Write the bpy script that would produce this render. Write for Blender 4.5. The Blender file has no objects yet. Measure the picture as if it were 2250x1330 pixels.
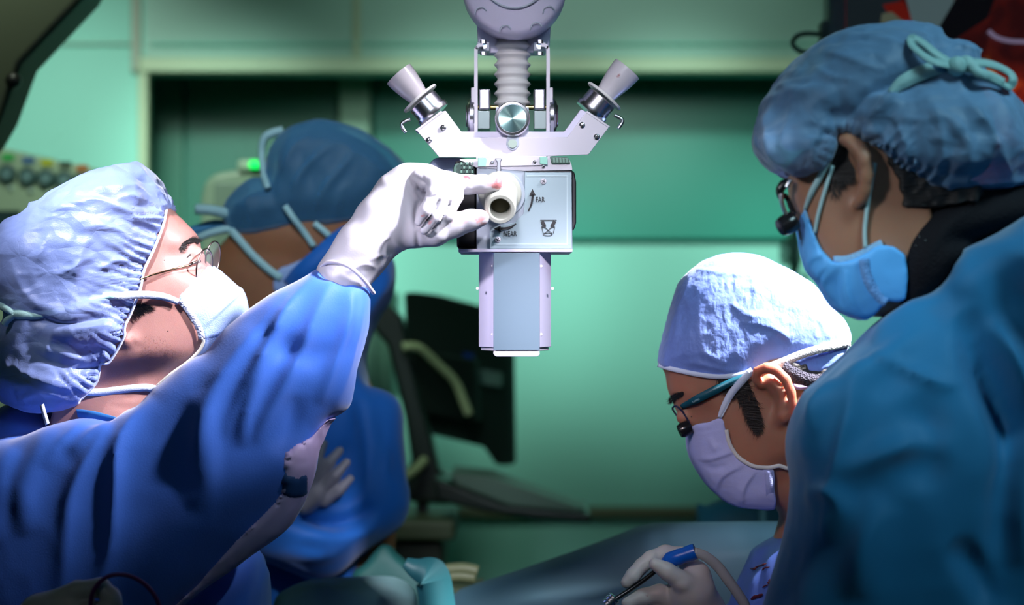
import bpy, bmesh, math
import numpy as np
from mathutils import Vector, Matrix
# ------------------------------------------------------------------ camera, world, lights, exposure
FPX = 70.0/36.0*2250.0
CZ = 1.5
scene = bpy.context.scene
COL = scene.collection
cam_d = bpy.data.cameras.new('camera'); cam = bpy.data.objects.new('camera', cam_d); COL.objects.link(cam)
cam.location = (0, 0, CZ); cam.rotation_euler = (math.pi/2, 0, 0)
cam_d.lens = 70; cam_d.sensor_width = 36; cam_d.clip_start = 0.05
cam_d.dof.use_dof = True; cam_d.dof.focus_distance = 2.24; cam_d.dof.aperture_fstop = 3.4
scene.camera = cam
scene.view_settings.view_transform = 'Standard'; scene.view_settings.look = 'None'
scene.view_settings.gamma = 1; scene.view_settings.use_curve_mapping = False
scene.view_settings.exposure = 0.0
world = bpy.data.worlds.new('world'); scene.world = world; world.use_nodes = True
bg = world.node_tree.nodes['Background']; bg.inputs[0].default_value = (0.18, 0.38, 0.46, 1); bg.inputs[1].default_value = 0.05

def P(px, py, Y):
    return Vector(((px-1125)*Y/FPX, Y, CZ-(py-665)*Y/FPX))
def spot(name, loc, tgt, power, color, angle, blend=1.0, size=0.1):
    l = bpy.data.lights.new(name, 'SPOT'); l.energy = power; l.color = color
    l.spot_size = math.radians(angle); l.spot_blend = blend; l.shadow_soft_size = size
    o = bpy.data.objects.new(name, l); COL.objects.link(o); o.location = loc
    o.rotation_euler = (Vector(tgt)-Vector(loc)).to_track_quat('-Z', 'Y').to_euler(); return o
def area(name, loc, tgt, power, color, size, spread=180):
    l = bpy.data.lights.new(name, 'AREA'); l.energy = power; l.color = color; l.shape = 'DISK'
    l.size = size; l.spread = math.radians(spread)
    o = bpy.data.objects.new(name, l); COL.objects.link(o); o.location = loc
    o.rotation_euler = (Vector(tgt)-Vector(loc)).to_track_quat('-Z', 'Y').to_euler(); return o
# surgical lamps out of frame above, plus unseen spots added to brighten single areas
spot('surgical_light_left', (0.80, 1.80, 2.44), (-0.175, 2.18, 1.60), 430, (0.97, 0.91, 1.0), 14.5, 0.9, 0.06)
spot('fill_light_cap_left', (-0.80, 1.50, 2.62), (-0.47, 2.24, 1.645), 300, (0.94, 0.92, 1.0), 13, 0.9, 0.05)  # narrow spot added to brighten the left surgeon's cap
spot('surgical_light_right', (1.05, 2.20, 2.50), (0.37, 2.38, 1.545), 900, (1.0, 0.95, 0.97), 14, 0.6, 0.03)
spot('fill_light_column_left', (-0.95, 1.0, 2.0), (-0.03, 2.28, 1.47), 130, (0.92, 0.84, 1.0), 9, 0.8, 0.05)  # spot added to brighten the column's left side face
spot('fill_light_column_right', (0.42, 0.9, 2.1), (0.05, 2.28, 1.47), 190, (0.95, 0.86, 1.0), 9, 0.8, 0.05)  # spot added to brighten the column's right side face
spot('fill_light_centre', (-0.1, 0.7, 2.3), (0.03, 2.3, 1.67), 105, (0.92, 0.85, 0.95), 15, 1.0, 0.12)  # spot added to brighten the microscope bracket and box
spot('fill_light_side', (-0.9, 0.7, 2.1), (0.31, 1.9, 1.53), 90, (0.85, 0.92, 1.0), 11, 1.0, 0.12)  # spot added to light the right man's face and mask
spot('surgical_light_field', (-0.45, 0.6, 2.15), (0.24, 2.32, 1.31), 60, (1.0, 0.84, 0.88), 14, 1.0, 0.1)
spot('assistant_light', (-0.3, 1.2, 2.7), (-0.27, 3.0, 1.64), 100, (0.78, 0.92, 1.0), 22, 1.0, 0.15)
spot('fill_light_front', (-0.2, 0.1, 2.2), (0.0, 2.3, 1.67), 22, (0.52, 0.74, 1.0), 26, 1.0, 0.35)
spot('fill_light_teal', (1.0, 1.0, 2.70), (0.52, 1.92, 1.72), 95, (0.55, 0.90, 1.0), 32, 1.0, 0.3)  # fill added for teal ambient on the right man's cap and shoulder
spot('fill_light_low_left', (-0.75, 0.3, 1.95), (-0.44, 1.98, 1.20), 3.0, (0.9, 0.95, 0.9), 9, 1.0, 0.1)
for i_, lx in enumerate((-0.75, -0.15, 0.45, 1.05)):
    spot('wall_fill_spot', (lx, 3.9, 2.75), (lx, 5.8, 1.62), 160, (0.74, 1.0, 0.90), 28, 1.0, 0.12)  # row of spots added to shape the bright wall band and its falloff
spot('wall_fill_upper', (0.2, 3.2, 2.55), (0.2, 5.6, 2.12), 70, (0.80, 1.0, 0.90), 50, 1.0, 0.3)  # spot added to lift the dark upper recess
spot('wall_light_left', (-1.0, 3.9, 2.75), (-1.35, 5.5, 1.80), 120, (0.85, 1.0, 0.90), 50, 1.0, 0.2)
spot('rear_fill_left', (-0.75, 2.75, 2.8), (-0.95, 4.0, 1.72), 110, (0.86, 1.0, 0.88), 66, 1.0, 0.2)  # spot added to brighten the machines and cap at the rear left

# ------------------------------------------------------------------ materials
MATS = {}
def mat(name, color, rough=0.5, metal=0.0, bumps=(), sheen=0.0, sss=0.0, sss_col=None, trans=0.0, seethru=0.0,
        emit=None, spec=0.5, vary=None, spots=(), alpha=1.0, coat=0.0, origin=(0,0,0), aniso=None):
    """bumps: list of (type, scale, strength(m)); spots: [(xyz, radius, color)]"""
    if name in MATS: return MATS[name]
    m = bpy.data.materials.new(name); m.use_nodes = True; nt = m.node_tree; N = nt.nodes; L = nt.links
    b = N['Principled BSDF']; out = N['Material Output']
    b.inputs['Base Color'].default_value = (*color, 1); b.inputs['Roughness'].default_value = rough
    b.inputs['Metallic'].default_value = metal; b.inputs['Specular IOR Level'].default_value = spec
    b.inputs['Coat Weight'].default_value = coat
    if sheen: b.inputs['Sheen Weight'].default_value = sheen
    if sss:
        b.inputs['Subsurface Weight'].default_value = sss
        b.inputs['Subsurface Radius'].default_value = sss_col or (1.0, 0.25, 0.12)
        b.inputs['Subsurface Scale'].default_value = 0.008
    if trans: b.inputs['Transmission Weight'].default_value = trans
    if alpha < 1: b.inputs['Alpha'].default_value = alpha
    if emit:
        b.inputs['Emission Color'].default_value = (*emit[:3], 1); b.inputs['Emission Strength'].default_value = emit[3]
    tc = N.new('ShaderNodeTexCoord')
    csock = None
    if vary:   # (scale, color2, contrast)
        nz = N.new('ShaderNodeTexNoise'); nz.inputs['Scale'].default_value = vary[0]; nz.inputs['Detail'].default_value = 5
        L.new(tc.outputs['Object'], nz.inputs['Vector'])
        mr = N.new('ShaderNodeMapRange'); mr.inputs[1].default_value = 0.5-vary[2]; mr.inputs[2].default_value = 0.5+vary[2]
        L.new(nz.outputs['Fac'], mr.inputs[0])
        mx = N.new('ShaderNodeMix'); mx.data_type = 'RGBA'
        mx.inputs[6].default_value = (*color, 1); mx.inputs[7].default_value = (*vary[1], 1)
        L.new(mr.outputs[0], mx.inputs[0]); csock = mx.outputs[2]
    for (c, r, rc) in spots:
        vm = N.new('ShaderNodeVectorMath'); vm.operation = 'DISTANCE'
        vm.inputs[1].default_value = tuple(Vector(c)-Vector(origin)); L.new(tc.outputs['Object'], vm.inputs[0])
        nz = N.new('ShaderNodeTexNoise'); nz.inputs['Scale'].default_value = 160; nz.inputs['Detail'].default_value = 4
        L.new(tc.outputs['Object'], nz.inputs['Vector'])
        ma = N.new('ShaderNodeMath'); ma.operation = 'MULTIPLY_ADD'; ma.inputs[1].default_value = r*2.6; L.new(nz.outputs['Fac'], ma.inputs[0])
        L.new(vm.outputs['Value'], ma.inputs[2])
        mr = N.new('ShaderNodeMapRange'); mr.inputs[1].default_value = r*2.35; mr.inputs[2].default_value = r*1.9
        mr.inputs[3].default_value = 0; mr.inputs[4].default_value = 0.85
        L.new(ma.outputs[0], mr.inputs[0])
        mx = N.new('ShaderNodeMix'); mx.data_type = 'RGBA'
        if csock: L.new(csock, mx.inputs[6])
        else: mx.inputs[6].default_value = (*color, 1)
        mx.inputs[7].default_value = (*rc, 1); L.new(mr.outputs[0], mx.inputs[0]); csock = mx.outputs[2]
    if csock: L.new(csock, b.inputs['Base Color'])
    prev = None
    for bp in bumps:
        kind, sc, st = bp[:3]
        if kind == 'ridge':
            t = N.new('ShaderNodeTexNoise'); t.noise_type = 'RIDGED_MULTIFRACTAL'; t.inputs['Detail'].default_value = 3
            t.inputs['Scale'].default_value = sc; t.inputs['Distortion'].default_value = 0.6
        elif kind == 'noise':
            t = N.new('ShaderNodeTexNoise'); t.inputs['Detail'].default_value = 4; t.inputs['Scale'].default_value = sc
        elif kind == 'crumple':
            t = N.new('ShaderNodeTexVoronoi'); t.feature = 'DISTANCE_TO_EDGE'; t.inputs['Scale'].default_value = sc
        else:
            t = N.new('ShaderNodeTexVoronoi'); t.inputs['Scale'].default_value = sc
        mp = N.new('ShaderNodeMapping'); L.new(tc.outputs['Object'], mp.inputs['Vector'])
        if len(bp) > 3: mp.inputs['Scale'].default_value = bp[3]
        if kind == 'crumple':
            wz = N.new('ShaderNodeTexNoise'); wz.inputs['Scale'].default_value = sc*0.8; L.new(mp.outputs[0], wz.inputs['Vector'])
            av = N.new('ShaderNodeVectorMath'); av.operation = 'MULTIPLY_ADD'; av.inputs[1].default_value = (1.2/sc,)*3
            L.new(wz.outputs['Color'], av.inputs[0]); L.new(mp.outputs[0], av.inputs[2]); L.new(av.outputs[0], t.inputs['Vector'])
        else: L.new(mp.outputs[0], t.inputs['Vector'])
        bn = N.new('ShaderNodeBump'); bn.inputs['Strength'].default_value = 1.0; bn.inputs['Distance'].default_value = st
        L.new(t.outputs['Fac' if kind in ('ridge', 'noise') else 'Distance'], bn.inputs['Height'])
        if prev: L.new(prev.outputs[0], bn.inputs['Normal'])
        prev = bn
    if prev: L.new(prev.outputs[0], b.inputs['Normal'])
    if seethru:
        tr = N.new('ShaderNodeBsdfTransparent'); tr.inputs[0].default_value = (0.75, 0.88, 1, 1)
        lw = N.new('ShaderNodeLayerWeight'); lw.inputs[0].default_value = 0.35
        mm = N.new('ShaderNodeMath'); mm.operation = 'MULTIPLY_ADD'; mm.inputs[1].default_value = -seethru; mm.inputs[2].default_value = seethru
        L.new(lw.outputs['Facing'], mm.inputs[0])
        ms = N.new('ShaderNodeMixShader'); L.new(mm.outputs[0], ms.inputs[0]); L.new(b.outputs[0], ms.inputs[1]); L.new(tr.outputs[0], ms.inputs[2])
        L.new(ms.outputs[0], out.inputs[0])
    MATS[name] = m
    return m

# ------------------------------------------------------------------ objects
OFF = {}
def root(name, loc, label, cat, group=None):
    o = bpy.data.objects.new(name, None); COL.objects.link(o); o.location = loc; o.empty_display_size = 0.05
    o['label'] = label; o['category'] = cat
    if group: o['group'] = group
    OFF[o.name] = Vector(loc); return o
def link(name, me, m, parent=None, label=None, cat=None, kind=None, group=None, loc=None):
    o = bpy.data.objects.new(name, me); COL.objects.link(o)
    if m: me.materials.append(m)
    if parent is not None:
        o.parent = parent; off = OFF[parent.name]
    else:
        off = Vector(loc) if loc is not None else Vector((0, 0, 0)); o.location = off
    OFF[o.name] = off
    me.transform(Matrix.Translation(-off))
    if label: o['label'] = label
    if cat: o['category'] = cat
    if kind: o['kind'] = kind
    if group: o['group'] = group
    return o
def mesh_np(name, V, F, smooth=True):
    me = bpy.data.meshes.new(name); nf = len(F)
    me.vertices.add(len(V)); me.vertices.foreach_set('co', np.asarray(V, np.float32).ravel())
    F = np.asarray(F, np.int32)
    me.loops.add(F.size); me.loops.foreach_set('vertex_index', F.ravel())
    me.polygons.add(nf); me.polygons.foreach_set('loop_start', np.arange(0, F.size, F.shape[1], dtype=np.int32))
    me.polygons.foreach_set('use_smooth', np.full(nf, smooth))
    me.update(calc_edges=True); me.validate(); return me
def bm_mesh(name, bm, smooth=False):
    me = bpy.data.meshes.new(name); bmesh.ops.recalc_face_normals(bm, faces=bm.faces[:]); bm.to_mesh(me); bm.free()
    for p in me.polygons: p.use_smooth = smooth
    return me
def bevel(o, w, seg=2):
    md = o.modifiers.new('bevel', 'BEVEL'); md.width = w; md.segments = seg; md.limit_method = 'ANGLE'
    for p in o.data.polygons: p.use_smooth = True
    md.harden_normals = True
    return o
def add_box(bm, lo, hi, rot=None):
    c = (Vector(lo)+Vector(hi))/2; s = Vector(hi)-Vector(lo)
    M = Matrix.Translation(c) @ (rot or Matrix()) @ Matrix.Diagonal((abs(s.x), abs(s.y), abs(s.z), 1))
    bmesh.ops.create_cube(bm, size=1, matrix=M)
def add_lathe(bm, base, axis, prof, seg=48, closed=True):
    """prof: [(r, h)] along axis from base"""
    ax = Vector(axis).normalized(); q = ax.to_track_quat('Z', 'Y'); ux = q @ Vector((1,0,0)); uy = q @ Vector((0,1,0))
    rings = []
    for r, h in prof:
        c = Vector(base)+ax*h
        if r < 1e-6: rings.append([bm.verts.new(c)])
        else: rings.append([bm.verts.new(c+ux*r*math.cos(2*math.pi*i/seg)+uy*r*math.sin(2*math.pi*i/seg)) for i in range(seg)])
    for a, b in zip(rings, rings[1:]):
        for i in range(seg):
            j = (i+1) % seg
            if len(a) == 1 and len(b) == 1: continue
            if len(a) == 1: bm.faces.new((a[0], b[i], b[j]))
            elif len(b) == 1: bm.faces.new((a[i], a[j], b[0]))
            else: bm.faces.new((a[i], a[j], b[j], b[i]))
    if closed:
        if len(rings[0]) > 1: bm.faces.new(rings[0][::-1])
        if len(rings[-1]) > 1: bm.faces.new(rings[-1])
def add_prism(bm, pts, dv):
    """pts: world points of one face, dv: extrusion vector"""
    a = [bm.verts.new(p) for p in pts]; b = [bm.verts.new(Vector(p)+Vector(dv)) for p in pts]
    bm.faces.new(a); bm.faces.new(b[::-1])
    for i in range(len(a)):
        j = (i+1) % len(a); bm.faces.new((a[i], b[i], b[j], a[j]))
def crom(pts, n=6, closed=False):
    P_ = [np.array(p, float) for p in pts]; out = []; m = len(P_)
    rng = range(m) if closed else range(m-1)
    for i in rng:
        if closed: a, b, c, d = P_[(i-1) % m], P_[i], P_[(i+1) % m], P_[(i+2) % m]
        else: b, c = P_[i], P_[i+1]; a = P_[i-1] if i else 2*b-c; d = P_[i+2] if i+2 < m else 2*c-b
        for k in range(n):
            t = k/n
            out.append(0.5*((2*b)+(-a+c)*t+(2*a-5*b+4*c-d)*t*t+(-a+3*b-3*c+d)*t**3))
    if not closed: out.append(P_[-1])
    return out
def sweep(pts, sect, up=(0, -1, 0), closed=False, widths=None):
    """sect: closed list of (a, b): a across, b along up. returns V, F"""
    pts = [Vector(p) for p in pts]; n = len(pts); k = len(sect); V = []; F = []
    for i, p in enumerate(pts):
        t = (pts[(i+1) % n if closed else min(i+1, n-1)] - pts[(i-1) if (i or closed) else 0]).normalized()
        u = up(i) if callable(up) else Vector(up)
        s = t.cross(Vector(u)); s = s.normalized() if s.length > 1e-5 else Vector((1, 0, 0)); u2 = s.cross(t)
        w = widths[i] if widths is not None else 1
        for a, b in sect: V.append(p+s*a*w+u2*b*w)
    m = n if closed else n-1
    for i in range(m):
        for j in range(k):
            j2 = (j+1) % k; i2 = (i+1) % n
            F.append((i*k+j, i*k+j2, i2*k+j2, i2*k+j))
    return V, F
def tube(name, pts, r, m, parent=None, sub=6, closed=False, rs=None, **kw):
    pp = crom(pts, sub, closed)
    sec = [(r*math.cos(2*math.pi*i/12), r*math.sin(2*math.pi*i/12)) for i in range(12)]
    ws = None
    if rs: ws = np.interp(np.linspace(0, 1, len(pp)), np.linspace(0, 1, len(rs)), rs)
    # parallel-transported up
    ups = []; u = Vector((0.13, -0.9, 0.31)).normalized()
    for i in range(len(pp)):
        t = Vector(pp[min(i+1, len(pp)-1)]-pp[max(i-1, 0)]).normalized(); u = (u-t*u.dot(t)).normalized(); ups.append(u.copy())
    V, F = sweep(pp, sec, lambda i: ups[i], closed, ws)
    bm = bmesh.new(); vs = [bm.verts.new(v) for v in V]
    for f in F: bm.faces.new([vs[i] for i in f])
    if not closed: bm.faces.new(vs[:12][::-1]); bm.faces.new(vs[-12:])
    return link(name, bm_mesh(name, bm, True), m, parent, **kw)
def ribbon(name, pts, w, m, parent=None, th=0.0012, sub=6, up=(0, -1, 0), widths=None, **kw):
    pp = crom(pts, sub)
    sec = [(-w/2, -th/2), (w/2, -th/2), (w/2, th/2), (-w/2, th/2)]
    if widths: widths = np.interp(np.linspace(0, 1, len(pp)), np.linspace(0, 1, len(widths)), widths)
    V, F = sweep(pp, sec, up, False, widths)
    bm = bmesh.new(); vs = [bm.verts.new(v) for v in V]
    for f in F: bm.faces.new([vs[i] for i in f])
    bm.faces.new(vs[:4][::-1]); bm.faces.new(vs[-4:])
    return link(name, bm_mesh(name, bm, True), m, parent, **kw)
def boxobj(name, lo, hi, m, parent=None, bev=0.0, **kw):
    bm = bmesh.new(); add_box(bm, lo, hi); o = link(name, bm_mesh(name, bm), m, parent, **kw)
    if bev: bevel(o, bev)
    return o
def pxbox(name, x0, y0, x1, y1, Y0, Y1, m, parent=None, bev=0.0, **kw):
    a = P(x0, y1, Y0); b = P(x1, y0, Y0)
    return boxobj(name, (a.x, Y0, a.z), (b.x, Y1, b.z), m, parent, bev, **kw)

# ------------------------------------------------------------------ implicit modelling
def sd_poly(pts, X, Z):
    """signed distance (negative inside) on a grid X[nx], Z[nz]"""
    pts = np.asarray(pts, float); gx, gz = np.meshgrid(X, Z, indexing='ij')
    d = np.full(gx.shape, 1e9); inside = np.zeros(gx.shape, bool); n = len(pts)
    for i in range(n):
        ax, az = pts[i]; bx, bz = pts[(i+1) % n]; ex, ez = bx-ax, bz-az
        wx, wz = gx-ax, gz-az
        t = np.clip((wx*ex+wz*ez)/(ex*ex+ez*ez+1e-12), 0, 1)
        d = np.minimum(d, (wx-ex*t)**2+(wz-ez*t)**2)
        c = (az > gz) != (bz > gz)
        xi = ax+(gz-az)*ex/(ez if abs(ez) > 1e-12 else 1e-12)
        inside ^= c & (gx < xi)
    d = np.sqrt(d); return np.where(inside, -d, d)
def sstep(x): x = np.clip(x, 0, 1); return x*x*(3-2*x)
def bil(G, X, Z, x, z):
    """bilinear sample of G on uniform axes; x, z arrays same shape"""
    fx = np.clip((x-X[0])/(X[1]-X[0]), 0, len(X)-1.001); fz = np.clip((z-Z[0])/(Z[1]-Z[0]), 0, len(Z)-1.001)
    ix = fx.astype(int); iz = fz.astype(int); tx = fx-ix; tz = fz-iz
    return (G[ix, iz]*(1-tx)*(1-tz)+G[ix+1, iz]*tx*(1-tz)+G[ix, iz+1]*(1-tx)*tz+G[ix+1, iz+1]*tx*tz)
def poly2(px, Y, sub=4):
    q = crom(px, sub, True) if sub > 1 else px
    return [((p[0]-1125)*Y/FPX, CZ-(p[1]-665)*Y/FPX) for p in q]
class Shell:
    """a solid swelling from its profile outline to a real thickness on both sides of the plane Y=Y0"""
    def __init__(s, outline, Y0, Tm, k=1.5, h=0.003, sub=4, mods=(), pad=0.05):
        s.Y0 = Y0; pl = np.array(poly2(outline, Y0, sub)); s.poly = pl
        lo = pl.min(0)-pad; hi = pl.max(0)+pad
        s.X = np.arange(lo[0], hi[0], h); s.Z = np.arange(lo[1], hi[1], h)
        d = -sd_poly(pl, s.X, s.Z); M = d > -h
        u = np.zeros(d.shape); nx, nz = u.shape; ii, jj = np.meshgrid(np.arange(nx), np.arange(nz), indexing='ij')
        red = ((ii+jj) % 2 == 0)[1:-1, 1:-1] & M[1:-1, 1:-1]; blk = ((ii+jj) % 2 == 1)[1:-1, 1:-1] & M[1:-1, 1:-1]
        w = 2/(1+math.sin(math.pi/max(nx, nz)*1.3)); c = u[1:-1, 1:-1]
        for it in range(int(max(nx, nz)*2.2)):
            for mk in (red, blk):
                r = (u[2:, 1:-1]+u[:-2, 1:-1]+u[1:-1, 2:]+u[1:-1, :-2]+h*h)/4 - c
                c += np.where(mk, w*r, 0)
        dd = np.maximum(d, 0); u = u*dd/(dd+h)
        v = 2*k*np.maximum(u, 0); T2 = v/(1+v/(Tm*Tm))
        for (poly, amt, blur) in mods:
            pd = -sd_poly(np.array(poly2(poly, Y0, 4)), s.X, s.Z); T2 = T2*(1+amt*sstep((pd+blur)/(2*blur)))
        for _ in range(3):
            T3 = T2.copy(); T3[1:-1, 1:-1] = (T2[1:-1, 1:-1]*4+T2[2:, 1:-1]+T2[:-2, 1:-1]+T2[1:-1, 2:]+T2[1:-1, :-2])/8
            T2 = np.where(d > 2*h, T3, T2)
        s.T2 = np.where(d > 0, T2, d*0.04); s.d = d
    def t2(s, x, z): return bil(s.T2, s.X, s.Z, np.asarray(x, float), np.asarray(z, float))
    def front(s, px, py, off=0.0):
        Y = s.Y0
        for _ in range(12):
            x = (px-1125)*Y/FPX; z = CZ-(py-665)*Y/FPX
            T = math.sqrt(max(0.0, float(s.t2(x, z)))); Y = 0.5*Y+0.5*(s.Y0-T-off)
        return P(px, py, Y)
    def fpoly(s, px, sub=4, off=0.0):
        q = crom(px, sub, True) if sub > 1 else px
        r = []
        for p in q:
            v = s.front(p[0], p[1], off); r.append((v.x, v.z))
        return r
class Grid:
    def __init__(s, lo, hi, h, coarse_below=None, hc=0.02):
        s.h = h
        s.X = np.arange(lo[0], hi[0]+h, h); s.Y = np.arange(lo[1], hi[1]+h, h)
        if coarse_below is not None and coarse_below > lo[2]:
            s.Z = np.concatenate([np.arange(lo[2], coarse_below, hc), np.arange(coarse_below, hi[2]+h, h)])
        else: s.Z = np.arange(lo[2], hi[2]+h, h)
        s.gx = s.X[:, None, None]; s.gy = s.Y[None, :, None]; s.gz = s.Z[None, None, :]
    def full(s): return np.full((len(s.X), len(s.Y), len(s.Z)), 1.0, np.float32)
    def shell(s, sh, extra=0.0, clip=None, r=0.003, puff=None):
        xx, zz = np.meshgrid(s.X, s.Z, indexing='ij')
        inb = (xx > sh.X[0]) & (xx < sh.X[-1]) & (zz > sh.Z[0]) & (zz < sh.Z[-1])
        T2 = np.where(inb, sh.t2(xx, zz), -0.05*0.04*2)
        e = 0.002
        gx = (sh.t2(xx+e, zz)-sh.t2(xx-e, zz))/(2*e); gz = (sh.t2(xx, zz+e)-sh.t2(xx, zz-e))/(2*e)
        g2 = np.maximum(gx*gx+gz*gz, 0.02**2*np.where(inb, 0, 1)+1e-8)
        dy = s.gy-sh.Y0
        G = dy*dy-T2[:, None, :]
        phi = G/np.sqrt(4*dy*dy+g2[:, None, :]+1e-5)
        phi = np.clip(phi, -0.06, 0.3)
        ex = extra
        if clip is not None:
            sc = sd_poly(np.array(clip), s.X, s.Z)
            if puff: ex = extra+puff[0]*sstep(-sc/puff[1])
            if not np.isscalar(ex): ex = ex[:, None, :]
            return smax(phi-ex, sc[:, None, :]+0*phi, r).astype(np.float32)
        return (phi-ex).astype(np.float32)
    def cap(s, a, b, ra, rb):
        a = np.array(a, float); b = np.array(b, float); e = b-a
        t = np.clip(((s.gx-a[0])*e[0]+(s.gy-a[1])*e[1]+(s.gz-a[2])*e[2])/(e@e+1e-12), 0, 1)
        d = np.sqrt((s.gx-a[0]-e[0]*t)**2+(s.gy-a[1]-e[1]*t)**2+(s.gz-a[2]-e[2]*t)**2)
        return (d-(ra+(rb-ra)*t)).astype(np.float32)
    def ell(s, c, r, rot=None):
        px, py, pz = s.gx-c[0], s.gy-c[1], s.gz-c[2]
        if rot is not None:
            R = np.array(rot); px, py, pz = (R[0,0]*px+R[1,0]*py+R[2,0]*pz, R[0,1]*px+R[1,1]*py+R[2,1]*pz, R[0,2]*px+R[1,2]*py+R[2,2]*pz)
        k0 = np.sqrt((px/r[0])**2+(py/r[1])**2+(pz/r[2])**2); k1 = np.sqrt((px/r[0]**2)**2+(py/r[1]**2)**2+(pz/r[2]**2)**2)
        return (k0*(k0-1)/(k1+1e-9)).astype(np.float32)
    def chain(s, nodes, k=0.002):
        """nodes (px, py, Y, r_px): tapered limb"""
        f = None; W = [(P(n[0], n[1], n[2]), n[3]*n[2]/FPX) for n in nodes]
        for (a, ra), (b, rb) in zip(W, W[1:]):
            c = s.cap(a, b, ra, rb); f = c if f is None else smin(f, c, k)
        return f
    def wchain(s, nodes, k=0.01):
        f = None
        for a, b in zip(nodes, nodes[1:]):
            c = s.cap(a[:3], b[:3], a[3], b[3]); f = c if f is None else smin(f, c, k)
        return f
def smin(a, b, k):
    h = np.clip(0.5+0.5*(b-a)/k, 0, 1); return (b*(1-h)+a*h-k*h*(1-h)).astype(np.float32)
def smax(a, b, k): return -smin(-a, -b, k)
def nets(F, g):
    """naive surface nets"""
    nx, ny, nz = F.shape; S = F < 0
    cnt = np.zeros((nx-1, ny-1, nz-1), np.int8)
    for i in (0, 1):
        for j in (0, 1):
            for k in (0, 1): cnt += S[i:nx-1+i, j:ny-1+j, k:nz-1+k]
    act = (cnt > 0) & (cnt < 8); ids = np.full(act.shape, -1, np.int64); I = np.argwhere(act); ids[act] = np.arange(len(I))
    acc = np.zeros((len(I), 3)); num = np.zeros(len(I)); ix, iy, iz = I.T
    C = [(0,0,0),(1,0,0),(0,1,0),(1,1,0),(0,0,1),(1,0,1),(0,1,1),(1,1,1)]
    E = [(0,1),(2,3),(4,5),(6,7),(0,2),(1,3),(4,6),(5,7),(0,4),(1,5),(2,6),(3,7)]
    vals = [F[ix+c[0], iy+c[1], iz+c[2]] for c in C]; pos = [np.stack([g.X[ix+c[0]], g.Y[iy+c[1]], g.Z[iz+c[2]]], 1) for c in C]
    for a, b in E:
        m = (vals[a] < 0) != (vals[b] < 0); t = vals[a]/(vals[a]-vals[b]+1e-20)
        p = pos[a]+(pos[b]-pos[a])*t[:, None]; acc[m] += p[m]; num[m] += 1
    V = acc/num[:, None]; Q = []
    for ax in range(3):
        sl0 = [slice(None)]*3; sl1 = [slice(None)]*3; sl0[ax] = slice(0, -1); sl1[ax] = slice(1, None)
        a = S[tuple(sl0)]; b = S[tuple(sl1)]; ch = a != b
        o1, o2 = [q for q in range(3) if q != ax]
        J = np.argwhere(ch); ok = (J[:, o1] > 0) & (J[:, o2] > 0) & (J[:, o1] < F.shape[o1]-1) & (J[:, o2] < F.shape[o2]-1); J = J[ok]
        sg = a[tuple(J.T)]
        def cid(d1, d2):
            K = J.copy(); K[:, o1] += d1; K[:, o2] += d2; return ids[tuple(K.T)]
        q = np.stack([cid(-1, -1), cid(0, -1), cid(0, 0), cid(-1, 0)], 1)
        flip = sg if ax != 1 else ~sg
        q = np.where(flip[:, None], q, q[:, ::-1]); Q.append(q)
    return V, np.concatenate(Q)
def vnormals(V, F):
    n = np.cross(V[F[:, 2]]-V[F[:, 0]], V[F[:, 3]]-V[F[:, 1]]); N = np.zeros_like(V)
    for k in range(4): np.add.at(N, F[:, k], n)
    return N/(np.linalg.norm(N, axis=1, keepdims=True)+1e-12)
def relax(V, F, it=2, lam=0.5):
    for _ in range(it):
        A = np.zeros_like(V); c = np.zeros(len(V))
        for k in range(4):
            a, b = F[:, k], F[:, (k+1) % 4]; np.add.at(A, a, V[b]); np.add.at(A, b, V[a]); np.add.at(c, a, 1); np.add.at(c, b, 1)
        V = V+(A/c[:, None]-V)*lam
    return V
def _h(i, j, k, s):
    n = (i*374761393+j*668265263+k*2147483647+s*1274126177) & 0xffffffff
    n = ((n ^ (n >> 13))*1274126177) & 0xffffffff
    return ((n ^ (n >> 16)) & 0xffff)/65535.0*2-1
def vnoise(p, sc, seed=0):
    q = p*sc; i = np.floor(q).astype(np.int64); f = q-i; f = f*f*(3-2*f); r = 0
    for a in (0, 1):
        for b in (0, 1):
            for c in (0, 1):
                w = (f[:, 0] if a else 1-f[:, 0])*(f[:, 1] if b else 1-f[:, 1])*(f[:, 2] if c else 1-f[:, 2])
                r = r+w*_h(i[:, 0]+a, i[:, 1]+b, i[:, 2]+c, seed)
    return r
def ridged(p, sc, seed=0, oct=3):
    r = 0; a = 1.0
    for o in range(oct):
        n = 1-np.abs(vnoise(p, sc*2**o, seed+o*17))*1.6; r = r+a*n; a *= 0.5
    return r-1.0
def proj(V): return np.stack([1125+V[:, 0]/V[:, 1]*FPX, 665-(V[:, 2]-CZ)/V[:, 1]*FPX], 1)
def line_dist(q, line, sub=5):
    L = np.array(crom(line, sub)); best = np.full(len(q), 1e9); tt = np.zeros(len(q)); sg = np.zeros(len(q)); n = len(L)-1
    for i in range(n):
        a, b = L[i], L[i+1]; e = b-a; w = q-a; t = np.clip((w@e)/(e@e+1e-9), 0, 1); d = np.linalg.norm(w-t[:, None]*e, axis=1)
        m = d < best; best[m] = d[m]; tt[m] = ((i+t)/n)[m]; sg[m] = np.sign(w[:, 0]*e[1]-w[:, 1]*e[0])[m]
    return best, tt, sg
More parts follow.
